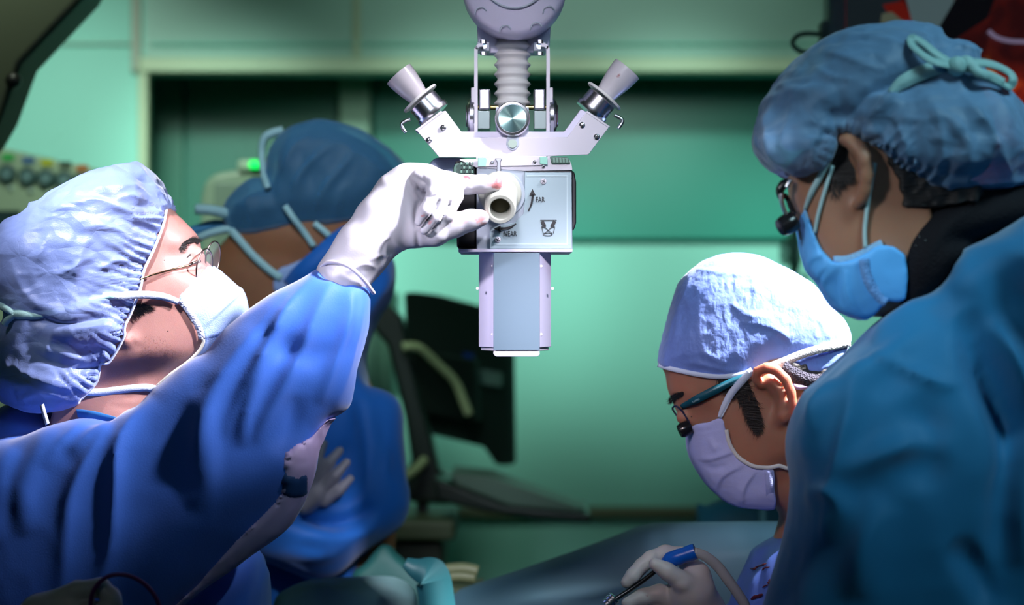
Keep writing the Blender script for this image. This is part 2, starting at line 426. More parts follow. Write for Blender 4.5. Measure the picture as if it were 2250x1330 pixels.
def folds(V, F, lst, mm=None):
    """lst: (line, width_px, amp_m[, mode]) real relief raised on the cloth along lines on its near side"""
    N = vnormals(V, F); q = proj(V); wgt = sstep((-N[:, 1]+0.15)/0.45); D = np.zeros(len(V))
    for f in lst:
        line, w, amp = f[:3]; mode = f[3] if len(f) > 3 else 'ridge'
        L = np.array(line); m = (q[:, 0] > L[:, 0].min()-3*w) & (q[:, 0] < L[:, 0].max()+3*w) & (q[:, 1] > L[:, 1].min()-3*w) & (q[:, 1] < L[:, 1].max()+3*w)
        idx = np.where(m)[0]
        if not len(idx): continue
        d, t, sg = line_dist(q[idx], line)
        end = np.sin(np.clip(t, 0, 1)*math.pi)**0.8; s_ = 5.0 if w > 8 else 2.0; dd = np.sqrt(d*d+s_*s_)-s_
        if mode == 'ridge': pr = np.exp(-(d/(w*1.25))**2)*end
        elif mode == 'vee': pr = np.exp(-dd/(w*0.9))*end
        elif mode == 'step':
            sd = d*sg; pr = sstep((sd+w*0.5)/w)*np.exp(-np.maximum(sd, 0)/(w*2.5))*end
        D[idx] += amp*pr
    return V+N*(D*wgt)[:, None]
def surf(o, x, y, off=0.0):
    V = np.array([v.co for v in o.data.vertices])+np.array(OFF[o.name]); q = proj(V); d = np.hypot(q[:, 0]-x, q[:, 1]-y)
    m = np.where(d < 9)[0]; yy = V[m, 1].min() if len(m) else 2.3
    return P(x, y, yy-off)
def build(name, Fv, g, m, parent=None, fl=(), noise=(), pleat=None, rl=1, rf=2, **kw):
    """noise: (kind, scale, amp, seed[, squash xyz]); pleat: list of (rim line px, spacing_px, length_px, amp)"""
    V, Fc = nets(Fv, g); V = relax(V, Fc, rl, 0.45)
    if fl: V = relax(folds(V, Fc, fl), Fc, rf, 0.4)
    if pleat:
        N = vnormals(V, Fc); q = proj(V)
        for (line, sp, ln, amp) in pleat:
            d, t, sg = line_dist(q, line); L = np.array(line, float); tot = np.linalg.norm(np.diff(L, axis=0), axis=1).sum()
            ph = t*tot/sp*2*math.pi+3.0*vnoise(V, 18, 5)+2.2*vnoise(V, 45, 9)
            V = V+N*(amp*(np.abs(np.sin(ph/2))*1.6-0.9)*np.exp(-d/ln)*sstep(d/8)*np.clip(1.2+vnoise(V, 22, 3), .2, 2)*sstep((-N[:, 1]+0.3)/0.5))[:, None]
    for nz in noise:
        N = vnormals(V, Fc); pp = V*np.array(nz[4]) if len(nz) > 4 else V
        n = ridged(pp, nz[1], nz[3]) if nz[0] == 'ridge' else vnoise(pp, nz[1], nz[3])
        V = V+N*(nz[2]*n)[:, None]
    me = mesh_np(name, V, Fc); print(name, len(V))
    return link(name, me, m, parent, **kw)
# ================================================================== the room
M_WALL = mat('wall_paint', (0.24, 0.62, 0.50), 0.55, vary=(1.5, (0.22, 0.58, 0.47), 0.3))
M_UPPER = mat('upper_panel', (0.27, 0.50, 0.41), 0.5)
M_TEAL = mat('teal_shade_panel', (0.018, 0.26, 0.19), 0.35)  # shade under the header put into the panel colour
M_TRIMC = mat('cream_trim', (0.36, 0.47, 0.30), 0.5)
M_FLOOR = mat('vinyl_floor', (0.16, 0.32, 0.28), 0.4, vary=(4, (0.14, 0.29, 0.26), 0.3))
M_CEIL = mat('ceiling_paint', (0.5, 0.55, 0.52), 0.7)
YW = 5.5
def struct(name, lo, hi, m, bev=0): return boxobj(name, lo, hi, m, None, bev, kind='structure')
struct('floor', (-3.4, -2.0, -0.12), (3.4, YW+0.9, 0.0), M_FLOOR)
struct('ceiling', (-3.4, -2.0, 3.0), (3.4, YW+0.9, 3.12), M_CEIL)
struct('wall_left', (-3.5, -2.0, 0.0), (-3.4, YW+0.9, 3.0), M_WALL)
struct('wall_right', (3.4, -2.0, 0.0), (3.5, YW+0.9, 3.0), M_WALL)
struct('wall_front', (-3.4, -2.1, 0.0), (3.4, -2.0, 3.0), M_WALL)
# back wall: flat bay on the left, recess under a header on the right
xl = P(318, 0, YW).x; zt = P(0, 160, YW).z
struct('wall_back_left', (-3.4, YW, 0.0), (xl, YW+0.1, 3.0), M_WALL)
struct('wall_back_upper', (xl, YW, zt), (3.4, YW+0.1, 3.0), M_UPPER)
YR = YW+0.32
struct('wall_back', (xl, YR, 0.0), (3.4, YR+0.1, 3.0), M_WALL)
# dark teal panels in the recess, their colour standing in for header and jamb shade
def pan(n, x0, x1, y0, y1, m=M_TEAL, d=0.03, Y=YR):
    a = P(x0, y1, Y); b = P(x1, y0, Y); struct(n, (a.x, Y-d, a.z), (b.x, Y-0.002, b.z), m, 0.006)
pan('shade_panel_1', 332, 408, 150, 760, mat('teal_shade_dark', (0.028, 0.15, 0.10), 0.35))
pan('shade_panel_2', 412, 752, 150, 760, mat('teal_shade_left', (0.022, 0.15, 0.105), 0.35))  # dimmer copy of the teal, shade carried in the colour
pan('shade_panel_3', 822, 2250, 150, 528)
pan('trim_column', 752, 818, 150, 800, mat('pale_column', (0.26, 0.44, 0.32), 0.5), 0.1)
for n, a, b, c, d_, mm, dep in (('trim_header', 312, 2280, 130, 163, M_TRIMC, 0.05), ('trim_jamb', 308, 330, 130, 1300, M_TRIMC, 0.04),
                      ('trim_post', 290, 312, -200, 160, mat('rosy_trim', (0.30, 0.36, 0.28), 0.5), 0.02),
                      ('trim_band', -400, 296, 92, 100, M_UPPER, 0.012), ('trim_band_upper', 330, 2300, 94, 101, M_WALL, 0.012),
                      ('trim_upper_post', 775, 792, -200, 128, M_TRIMC, 0.012)):
    A = P(a, d_, YW); B = P(b, c, YW); struct(n, (A.x, YW-dep, A.z), (B.x, YW-0.001, B.z), mm, 0.006)
A = P(830, 1136, YR); B = P(2300, 1112, YR)
struct('trim_rail', (A.x, YR-0.05, A.z), (B.x, YR-0.001, B.z), mat('brown_rail', (0.10, 0.12, 0.06), 0.4), 0.01)
struct('baseboard_back', (xl, YR-0.02, 0), (3.4, YR-0.001, 0.1), mat('brown_rail', (0.1, 0.12, 0.06)))

# ---- surgical lamp head, out of focus, upper left
M_LAMP = mat('lamp_housing', (0.10, 0.12, 0.07), 0.5)
YL = 3.1
lr = root('ceiling_lamp_arm', P(-60, 60, YL), 'big dark olive panel of an overhead boom in the upper left corner', 'ceiling boom')
bm = bmesh.new(); add_prism(bm, [P(-420, -330, YL), P(350, -330, YL), P(186, -10, YL), P(45, 140, YL), P(0, 262, YL), P(-40, 330, YL), P(-420, 330, YL)], (0, 0.12, 0))
bevel(link('boom_panel', bm_mesh('boom_panel', bm), M_LAMP, lr), 0.012)
bm = bmesh.new(); add_lathe(bm, P(-150, -330, YL+0.06)-Vector((0, 0, 0.02)), (0, 0, 1), [(0.05, 0), (0.05, 3.0-P(0, -330, YL).z+0.02)], 24)
link('boom_post', bm_mesh('boom_post', bm), M_LAMP, lr)
bm = bmesh.new(); add_lathe(bm, P(32, 178, YL), (0, -1, 0), [(0.012, 0), (0.012, 0.012), (0.006, 0.02), (0, 0.02)], 20)
link('boom_screw', bm_mesh('boom_screw', bm, True), mat('dark_metal', (0.08, 0.08, 0.07), 0.35, 0.6), lr)

# ---- anaesthesia machine with the row of dials
YA = 4.2
M_CREAM = mat('cream_plastic', (0.36, 0.50, 0.33), 0.45)
M_DIAL = mat('dial_grey', (0.06, 0.13, 0.12), 0.3)
ar = root('anaesthesia_machine', (P(60, 0, YA).x, YA+0.2, 0), 'cream gas machine panel with a row of round dials at the left edge', 'medical machine')
bm = bmesh.new(); add_prism(bm, [P(-420, 300, YA), P(-10, 322, YA), P(212, 372, YA), P(215, 1700, YA), P(-420, 1700, YA)], (0, 0.35, 0))
bm2 = bm_mesh('cabinet', bm); cb = link('cabinet', bm2, M_CREAM, ar); bevel(cb, 0.01)
a = P(-420, 1650, YA); b = P(215, 1650, YA)
boxobj('cabinet_base', (a.x+0.03, YA+0.03, 0.0), (b.x-0.03, YA+0.32, a.z+0.05), mat('base_grey', (0.1, 0.12, 0.11), 0.5), ar)
for i, (x, y, c) in enumerate(((17, 382, (0.03, 0.5, 0.10)), (62, 388, (0.05, 0.16, 0.35)), (103, 392, (0.50, 0.55, 0.02)), (143, 396, (0.06, 0.10, 0.06)), (180, 402, (0.50, 0.18, 0.04)))):
    bm = bmesh.new(); add_lathe(bm, P(x, y, YA)+Vector((0, 0.004, 0)), (0, -1, 0), [(0.020, 0), (0.020, 0.014), (0.016, 0.018), (0.013, 0.018), (0.012, 0.013), (0, 0.013)], 28)
    dl = link('dial', bm_mesh('dial', bm, True), M_DIAL, ar); dl.scale = (1, 1, 1)
    bm = bmesh.new(); add_lathe(bm, P(x, y-2, YA)+Vector((0, -0.009, 0)), (0, -1, 0), [(0.0105, 0), (0.0105, 0.001), (0, 0.001)], 24)
    link('dial_face', bm_mesh('dial_face', bm), mat('dial_face', (0.16, 0.30, 0.30), 0.4), dl)
    pxbox('dial_label', x-13, y-44+i, x+13, y-30+i, YA-0.004, YA+0.001, mat('dial_label_%d' % i, c, 0.5), ar)
    bm = bmesh.new(); add_lathe(bm, P(x+6, y+32, YA)+Vector((0, 0.002, 0)), (0, -1, 0), [(0.006, 0), (0.006, 0.006), (0.003, 0.010), (0, 0.010)], 16)
    link('dial_button', bm_mesh('dial_button', bm, True), mat('button_white', (0.5, 0.7, 0.6), 0.3), ar)
pxbox('side_screen', -200, 462, 45, 640, YA-0.006, YA+0.001, mat('screen_dark', (0.03, 0.06, 0.06), 0.2), ar, 0.003)

# ---- white machine with green light behind the second person
YB = 4.0
br = root('patient_monitor_cart', (P(520, 0, YB).x, YB+0.1, 0), 'pale rounded machine with a green light behind the figure in the blue cap', 'medical machine')
bm = bmesh.new(); add_prism(bm, [P(p[0], p[1], YB) for p in ((442, 1640), (440, 440), (448, 400), (470, 380), (560, 366), (640, 350), (690, 350), (690, 1640))], (0, 0.25, 0))
bevel(link('machine_body', bm_mesh('machine_body', bm), mat('pale_plastic', (0.26, 0.38, 0.27), 0.4), br), 0.02, 3)
pxbox('machine_panel', 470, 400, 680, 560, YB-0.008, YB+0.001, mat('panel_grey', (0.19, 0.29, 0.22), 0.4), br, 0.006)
pxbox('machine_top_bar', 520, 350, 600, 378, YB-0.01, YB+0.05, mat('bar_white', (0.38, 0.55, 0.40), 0.4), br, 0.008)
pxbox('indicator_light', 546, 352, 570, 370, YB-0.02, YB-0.005, mat('green_led', (0.02, 0.7, 0.1), 0.4, emit=(0.0, 1.0, 0.12, 1.3)), br, 0.005)
a = P(442, 1640, YB); b = P(690, 1640, YB); boxobj('machine_base', (a.x, YB, 0), (b.x, YB+0.25, a.z+0.01), mat('base_grey', (0.1, 0.12, 0.11)), br)

# ---- computer monitor seen from behind, on an arm with keyboard tray
YM = 4.3
M_BLK = mat('black_plastic', (0.012, 0.022, 0.017), 0.4)
M_BLK2 = mat('black_plastic_ribbed', (0.018, 0.034, 0.025), 0.45)
mr_ = root('computer_workstation', (P(900, 0, YM).x, YM, 0), 'black monitor seen from behind on a stand with a keyboard tray, by the green wall', 'computer')
def slant(pts, Ya, Yb, x0, x1): return [P(x, y, Ya+(Yb-Ya)*(x-x0)/(x1-x0)) for x, y in pts]
bm = bmesh.new(); add_prism(bm, slant([(886, 640), (950, 648), (1112, 690), (1116, 1025), (1090, 1025), (1062, 985), (900, 945)], 4.15, 4.45, 886, 1116), (0.02, 0.05, 0))
bevel(link('monitor_back', bm_mesh('monitor_back', bm), M_BLK2, mr_), 0.008)
bm = bmesh.new(); add_prism(bm, slant([(905, 770), (1040, 790), (1045, 930), (912, 905)], 4.10, 4.36, 886, 1116), (0.012, 0.03, 0))
bevel(link('monitor_hub', bm_mesh('monitor_hub', bm), M_BLK, mr_), 0.008)
bm = bmesh.new(); add_prism(bm, slant([(1053, 812), (1100, 820), (1100, 850), (1053, 843)], 4.36, 4.40, 1053, 1116), (0.004, 0.02, 0))
link('monitor_sticker', bm_mesh('monitor_sticker', bm), mat('sticker', (0.10, 0.20, 0.16), 0.5), mr_)
bm = bmesh.new(); add_prism(bm, slant([(1018, 775), (1040, 778), (1040, 802), (1018, 798)], 4.28, 4.31, 1018, 1040), (0.002, 0.02, 0))
link('video_plug', bm_mesh('video_plug', bm), mat('plug_blue', (0.01, 0.05, 0.35), 0.4), mr_)
bm = bmesh.new(); add_prism(bm, [P(x, y, 4.12) for x, y in ((838, 655), (885, 700), (925, 880), (965, 1030), (1000, 1080), (995, 1110), (900, 1105), (862, 1060), (905, 1020), (890, 920), (850, 760), (800, 700))], (0, 0.10, 0))
bevel(link('monitor_stand', bm_mesh('monitor_stand', bm), M_BLK, mr_), 0.012)
bm = bmesh.new(); add_prism(bm, [P(x, y, 4.0) for x, y in ((950, 1050), (1110, 1112), (1300, 1130), (1300, 1150), (1160, 1140), (1060, 1125), (960, 1100))], (0, 0.30, 0.0))
bevel(link('keyboard_tray', bm_mesh('keyboard_tray', bm), M_BLK, mr_), 0.008)
bm = bmesh.new(); add_prism(bm, [P(x, y, 4.02) for x, y in ((990, 1040), (1080, 1050), (1290, 1122), (1270, 1126), (1120, 1112), (1000, 1066))], (0, 0.2, 0.0))
bevel(link('keyboard', bm_mesh('keyboard', bm), mat('keyboard_grey', (0.09, 0.16, 0.12), 0.5), mr_), 0.006)
for n, pts in (('signal_cable', [(885, 762), (920, 765), (960, 800), (1000, 840), (1020, 885), (1030, 910)]), ('power_cable', [(935, 1010), (905, 1040), (878, 1050), (850, 1040)])):
    tube(n, [P(x, y, 4.08+max(0, x-900)*0.0008) for x, y in pts], 0.010, mat('cable_cream', (0.30, 0.40, 0.20), 0.5), mr_)
pxbox('cart_pole', 915, 1080, 940, 1500, 4.16, 4.21, M_BLK, mr_, 0.005)
pxbox('cart_shelf', 850, 1145, 1000, 1190, 4.0, 4.3, mat('shelf_olive', (0.07, 0.10, 0.05), 0.5), mr_, 0.01)
pxbox('cart_case', 860, 1190, 975, 1270, 4.05, 4.28, mat('case_dark', (0.035, 0.05, 0.03), 0.5), mr_, 0.012)
a = P(860, 1500, 4.2); boxobj('cart_base', (a.x-0.1, 3.95, 0.0), (a.x+0.25, 4.4, 0.09), M_BLK, mr_, 0.02)
b = P(915, 1480, 4.2); c = P(940, 1480, 4.2); boxobj('cart_column', (b.x, 4.16, 0.05), (c.x, 4.21, b.z), M_BLK, mr_)

# pale cabinet standing to the left of the monitor
cr = root('side_cabinet', (P(830, 0, 4.9).x, 5.0, 0), 'pale mint cabinet edge standing behind the monitor stand', 'cabinet')
pxbox('cabinet_body', 780, 640, 862, 1320, 4.85, 5.15, mat('mint_cabinet', (0.17, 0.42, 0.30), 0.5), cr, 0.01)
pxbox('cabinet_door', 786, 650, 826, 1300, 4.838, 4.852, mat('mint_cabinet_door', (0.22, 0.5, 0.38), 0.5), cr, 0.004)
a = P(780, 1300, 4.85); b = P(862, 1300, 4.85); boxobj('cabinet_plinth', (a.x, 4.87, 0.0), (b.x, 5.13, a.z), mat('base_grey', (0.1, 0.12, 0.11)), cr)

# ---- big display, upper right
YD = 3.2
def screen_mat():
    m = bpy.data.materials.new('display_picture'); m.use_nodes = True; nt = m.node_tree; N = nt.nodes; L = nt.links; b = N['Principled BSDF']
    b.inputs['Base Color'].default_value = (0.01, 0.01, 0.01, 1); b.inputs['Roughness'].default_value = 0.25
    tc = N.new('ShaderNodeTexCoord'); nz = N.new('ShaderNodeTexNoise'); nz.inputs['Scale'].default_value = 16; nz.inputs['Detail'].default_value = 4; nz.inputs['Distortion'].default_value = 1.2
    L.new(tc.outputs['Object'], nz.inputs['Vector'])
    cr_ = N.new('ShaderNodeValToRGB'); e = cr_.color_ramp.elements; e[0].position = 0.35; e[0].color = (0.03, 0.003, 0.004, 1); e[1].position = 0.72; e[1].color = (0.9, 0.25, 0.02, 1)
    x = cr_.color_ramp.elements.new(0.5); x.color = (0.28, 0.02, 0.01, 1); x = cr_.color_ramp.elements.new(0.62); x.color = (0.5, 0.06, 0.01, 1)
    L.new(nz.outputs['Fac'], cr_.inputs[0])
    # the picture is darker above, fiery below
    sx = N.new('ShaderNodeSeparateXYZ'); L.new(tc.outputs['Object'], sx.inputs[0])
    mr = N.new('ShaderNodeMapRange'); mr.inputs[1].default_value = P(0, 130, YD).z-P(2040, 200, YD).z; mr.inputs[2].default_value = P(0, 190, YD).z-P(2040, 200, YD).z; mr.inputs[3].default_value = 0.12; mr.inputs[4].default_value = 1.0
    L.new(sx.outputs['Z'], mr.inputs[0])
    mx = N.new('ShaderNodeMix'); mx.data_type = 'RGBA'; mx.inputs[6].default_value = (0.03, 0.005, 0.006, 1); L.new(mr.outputs[0], mx.inputs[0]); L.new(cr_.outputs[0], mx.inputs[7])
    L.new(mx.outputs[2], b.inputs['Emission Color']); b.inputs['Emission Strength'].default_value = 0.55
    return m
dr = root('wall_display', P(2040, 200, YD), 'large pale-framed display with a red and orange picture behind the man on the right', 'display screen')
pxbox('display_frame', 1822, -260, 2560, 520, YD, YD+0.07, mat('frame_grey', (0.19, 0.24, 0.20), 0.4), dr, 0.01)
pxbox('display_screen', 1858, -220, 2520, 470, YD-0.003, YD+0.001, screen_mat(), dr)
def patch(n, pts, col, e=0.5, dy=-0.006):
    bm = bmesh.new(); add_prism(bm, [P(x, y, YD+dy) for x, y in pts], (0, 0.002, 0))
    link(n, bm_mesh(n, bm), mat('picture_'+n, tuple(c*0.3 for c in col), 0.4, emit=(*col, e)), dr)
patch('picture_dark_area', [(1860, -200), (2060, -200), (1960, 40), (1930, 110), (1860, 110)], (0.012, 0.02, 0.025))
patch('picture_red_area', [(1940, 10), (1985, 2), (2012, 60), (1970, 60)], (0.16, 0.010, 0.006), dy=-0.008)
patch('picture_pale_area', [(1990, -10), (2100, -60), (2096, 20), (2070, 110), (2020, 110)], (0.10, 0.16, 0.17), dy=-0.010)
patch('picture_white_area', [(1938, 30), (1960, 26), (2000, 60), (1990, 110), (1928, 110)], (0.11, 0.13, 0.09), dy=-0.010)
patch('picture_black_bar', [(2240, -140), (2180, -140), (2062, 62), (2090, 92), (2170, 40)], (0.004, 0.004, 0.006), dy=-0.012)
tube('picture_white_arc', [P(x, y, YD-0.013) for x, y in ((2172, 68), (2190, 82), (2220, 90), (2262, 92))], 0.0035, mat('arc', (0.1, 0.1, 0.12), emit=(0.12, 0.10, 0.16, 1)), dr)
bm = bmesh.new(); add_box(bm, (P(2040, 0, YD).x-0.04, YD+0.06, P(0, -250, YD).z), (P(2040, 0, YD).x+0.04, YD+0.12, 3.0)); link('display_mount', bm_mesh('display_mount', bm), mat('frame_grey', (0.3, 0.34, 0.3)), dr)
hk = root('wall_hook', P(1790, 100, YD+0.02), 'grey bracket with a bent metal loop on the left edge of the display', 'bracket')
pxbox('bracket', 1805, 45, 1824, 100, YD+0.01, YD+0.05, mat('bracket_grey', (0.10, 0.15, 0.11), 0.4), hk, 0.003)
tube('loop', [P(x, y, YD+0.03) for x, y in ((1808, 76), (1770, 74), (1748, 82), (1742, 98), (1756, 112), (1775, 116))], 0.004, mat('loop_metal', (0.09, 0.17, 0.12), 0.3, 0.5), hk)

# ---- infusion stand seen between the two men on the right
YI = 4.6
iv = root('infusion_stand', (P(1745, 0, YI).x, YI, 0), 'blurred metal infusion stand with clear bottles between the two right-hand surgeons', 'infusion stand')
bm = bmesh.new(); add_lathe(bm, (P(1745, 0, YI).x, YI, 0.06), (0, 0, 1), [(0.011, 0), (0.011, P(0, 480, YI).z-0.06)], 16)
link('pole', bm_mesh('pole', bm, True), mat('pole_metal', (0.25, 0.45, 0.3), 0.35, 0.3), iv)
bm = bmesh.new(); add_lathe(bm, (P(1745, 0, YI).x, YI, 0), (0, 0, 1), [(0.0, 0), (0.2, 0), (0.2, 0.03), (0.03, 0.07), (0, 0.07)], 32)
link('base', bm_mesh('base', bm, True), M_BLK, iv)
for x, y0, y1 in ((1728, 520, 585), (1748, 515, 590), (1768, 600, 720)):
    p = P(x, y1, YI-0.03); bm = bmesh.new(); h = P(0, y0, YI).z-P(0, y1, YI).z
    add_lathe(bm, p, (0, 0, 1), [(0, 0), (0.012, 0.004), (0.016, 0.02), (0.016, h*0.7), (0.007, h*0.85), (0.007, h), (0, h)], 20)
    link('bottle', bm_mesh('bottle', bm, True), mat('clear_bottle', (0.35, 0.7, 0.55), 0.15, alpha=0.6), iv)
# ================================================================== the surgical microscope
M_WHITE = mat('white_enamel', (0.66, 0.63, 0.70), 0.32, coat=0.3)
M_WHITE2 = mat('pale_enamel', (0.42, 0.48, 0.56), 0.35)
M_LAV = mat('lavender_plastic', (0.66, 0.64, 0.80), 0.4)
M_CHROME = mat('polished_steel', (0.80, 0.80, 0.84), 0.25, 1.0)
M_STEEL = mat('satin_steel', (0.45, 0.45, 0.50), 0.3, 1.0)
M_RUB = mat('cream_rubber', (0.70, 0.70, 0.68), 0.5)
M_DARK = mat('black_metal', (0.012, 0.012, 0.016), 0.35)
YF = 2.25
ms = root('surgical_microscope', P(1130, 0, 2.35), 'white surgical microscope head with two angled eyepieces hanging from the ceiling', 'surgical microscope')
def lathe(n, base, ax, prof, m, par, seg=48, bev=0, smooth=True):
    bm = bmesh.new(); add_lathe(bm, base, ax, prof, seg); o = link(n, bm_mesh(n, bm, smooth), m, par)
    if smooth:
        md = o.modifiers.new('edge', 'EDGE_SPLIT'); md.split_angle = math.radians(38)
    return o
def prism(n, px, Y, depth, m, par, bev=0.0012, sub=1):
    bm = bmesh.new(); add_prism(bm, [P(x, y, Y) for x, y in px], (0, depth, 0)); o = link(n, bm_mesh(n, bm), m, par)
    if bev: bevel(o, bev)
    return o
s = YF/FPX
# round cover on top
hd = lathe('round_cover', P(1130, -22, 2.33), (0, -1, 0), [(0, -0.03), (0.058, -0.03), (0.0605, 0), (0.0605, 0.045), (0.0585, 0.052), (0.054, 0.0575), (0.03, 0.063), (0, 0.065)], M_LAV, ms, 72)
tube('cover_groove', [P(1130+68*math.cos(t), -45+62*math.sin(t), 2.264) for t in np.linspace(0.12*math.pi, .88*math.pi, 14)], 0.0011, M_WHITE2, hd)
for cx, cy in ((1056, 26), (1110, 66), (1178, 60), (1206, 24)):
    tube('cover_lobe', [P(cx-13, cy+7, 2.2705), P(cx-9, cy-6, 2.2690), P(cx+4, cy-10, 2.2685), P(cx+13, cy-2, 2.2695)], 0.0007, M_WHITE2, hd)
boxobj('ceiling_column', (P(1130, 0, 2.35).x-0.03, 2.33, P(0, -120, 2.33).z), (P(1130, 0, 2.35).x+0.03, 2.39, 3.0), M_WHITE, ms, 0.006)
prism('yoke_plate', [(1047, 30), (1212, 30), (1208, 96), (1198, 116), (1062, 116), (1050, 96)], 2.33, 0.03, M_LAV, ms)
for x in (1062, 1186):
    q = prism('yoke_bracket', [(x-14, 92), (x+14, 92), (x+14, 112), (x-14, 112)], 2.312, 0.03, M_WHITE2, ms)
    for dy in (0, 1):
        lathe('bolt', P(x, 88+dy*26, 2.306), (0, 0, -1), [(0.0035, 0), (0.0035, 0.004), (0, 0.004)], M_STEEL, q, 6, smooth=False)
    lathe('bolt', P(x, 101, 2.312), (0, -1, 0), [(0.0045, 0), (0.004, 0.003), (0, 0.003)], M_CHROME, q, 20)
# bellows
prof = []; z0 = P(0, 238, 2.335).z; z1 = P(0, 90, 2.335).z; nb = 7; Hh = z1-z0
for i in range(nb*8+1):
    t = i/(nb*8); ph = t*nb*2*math.pi; sh = (math.cos(ph)*0.5+0.5); prof.append((0.0175+0.0042*(1-sh**0.7), t*Hh))
lathe('bellows', (P(1126, 0, 2.335).x, 2.335, z0), (0, 0, 1), prof, M_RUB, ms, 48).modifiers.clear()
# side rods, pivots
for sx in (-1, 1):
    def X(px): return 1125+sx*(px-1125)
    pts = [P(X(x), y, 2.30) for x, y in ((1188, 100), (1197, 101), (1202, 106), (1204, 116), (1204, 200), (1204, 292))]
    V, F = sweep(crom(pts, 5), [(-0.002, -0.006), (0.002, -0.006), (0.002, 0.006), (-0.002, 0.006)])
    bm = bmesh.new(); vs = [bm.verts.new(v) for v in V]
    for f in F: bm.faces.new([vs[i] for i in f])
    bm.faces.new(vs[:4][::-1]); bm.faces.new(vs[-4:]); rod = link('side_rod', bm_mesh('side_rod', bm), M_WHITE, ms)
    pv = prism('pivot_block', [(X(1173), 195), (X(1198), 195), (X(1198), 241), (X(1173), 241)], 2.296, 0.035, M_STEEL, ms, 0.002)
    prism('pivot_lower', [(X(1173), 243), (X(1201), 243), (X(1201), 284), (X(1173), 284)], 2.300, 0.03, mat('pivot_grey', (0.20, 0.25, 0.24), 0.3, 0.6), pv, 0.001)
    prism('pivot_tab', [(X(1206), 192), (X(1215), 192), (X(1215), 262), (X(1206), 262)], 2.296, 0.02, M_WHITE, pv, 0.0008)
    lathe('axle', P(X(1155), 236, 2.315), (sx, 0, 0), [(0.0028, 0), (0.0028, 0.036)], mat('brass', (0.4, 0.33, 0.12), 0.3, 1.0), pv, 16)
    kb = lathe('side_knob', P(X(1207), 255, 2.31), (sx, 0, 0), [(0.0195, 0), (0.0205, 0.001), (0.0205, 0.005), (0.018, 0.0075), (0.0165, 0.0085), (0, 0.009)], M_CHROME, ms)
    lathe('knob_cap', P(X(1207), 255, 2.31)+Vector((sx*0.0088, 0, 0)), (sx, 0, 0), [(0.013, 0), (0.012, 0.0012), (0, 0.0012)], M_STEEL, kb)
prism('centre_post', [(1089, 235), (1162, 235), (1162, 302), (1089, 302)], 2.285, 0.04, M_WHITE2, ms)
# big front knob
k = lathe('tilt_knob', P(1126, 265, 2.285), (0, -1, 0), [(0.0195, 0), (0.0200, 0.004), (0.0200, 0.024), (0.0188, 0.0265), (0.0166, 0.0270), (0.0160, 0.0262), (0, 0.0262)], M_CHROME, ms, 64)
def brushed():
    m = mat('brushed_disc', (0.20, 0.30, 0.27), 0.28, 1.0)
    nt = m.node_tree; b = nt.nodes['Principled BSDF']; b.inputs['Anisotropic'].default_value = 0.9
    t = nt.nodes.new('ShaderNodeTangent'); t.direction_type = 'RADIAL'; t.axis = 'Y'; nt.links.new(t.outputs[0], b.inputs['Tangent']); return m
lathe('knob_disc', P(1126, 265, 2.285)+Vector((0, -0.0263, 0)), (0, -1, 0), [(0.0158, 0), (0.0155, 0.0006), (0, 0.0006)], brushed(), k, 64)
# V-shaped handle bracket
Lp = [(917, 289), (973, 247), (1008, 303), (1087, 302), (1164, 301), (1247, 301), (1287, 247), (1337, 281), (1293, 340), (1128, 346), (965, 346)]
br_ = prism('eyepiece_bracket', Lp, 2.268, 0.003, M_WHITE, ms, 0.0006)
prism('bracket_back', [(969, 246), (979, 243), (1013, 289), (1087, 289), (1162, 289), (1240, 289), (1276, 240), (1290, 246), (1300, 262), (1240, 318), (1010, 318), (955, 270)], 2.272, 0.034, M_LAV, br_, 0.001)
prism('bracket_flange', [(917, 289), (973, 247), (969, 243), (912, 286)], 2.268, 0.036, M_WHITE, br_, 0.0006)
prism('bracket_flange', [(1337, 281), (1287, 247), (1290, 243), (1341, 278)], 2.268, 0.036, M_WHITE, br_, 0.0006)
def screw(x, y, r, Y, par, m=M_CHROME):
    o = lathe('screw', P(x, y, Y), (0, -1, 0), [(r, 0), (r*0.95, r*0.35), (r*0.6, r*0.6), (0, r*0.68)], m, par, 20)
    bm = bmesh.new(); c = P(x, y, Y)+Vector((0, -r*0.66, 0))
    for a in (0.5, 2.07): add_box(bm, c-Vector((r*0.6, r*0.06, r*0.11)), c+Vector((r*0.6, r*0.06, r*0.11)), Matrix.Rotation(a, 4, 'Y'))
    link('screw_slot', bm_mesh('screw_slot', bm), M_DARK, o); return o
for x, y in ((974, 281), (943, 308), (1279, 275), (1311, 301)): screw(x, y, 0.0036, 2.268, br_)
pb = prism('clamp_tab', [(1114, 300), (1140, 300), (1141, 318), (1134, 328), (1126, 331), (1118, 328), (1112, 318)], 2.266, 0.002, M_WHITE2, br_, 0.0004)
lathe('slotted_screw', P(1126, 316, 2.266), (0, -1, 0), [(0.0052, 0), (0.005, 0.002), (0, 0.002)], mat('screw_olive', (0.3, 0.36, 0.3), 0.3, 0.9), pb, 28)
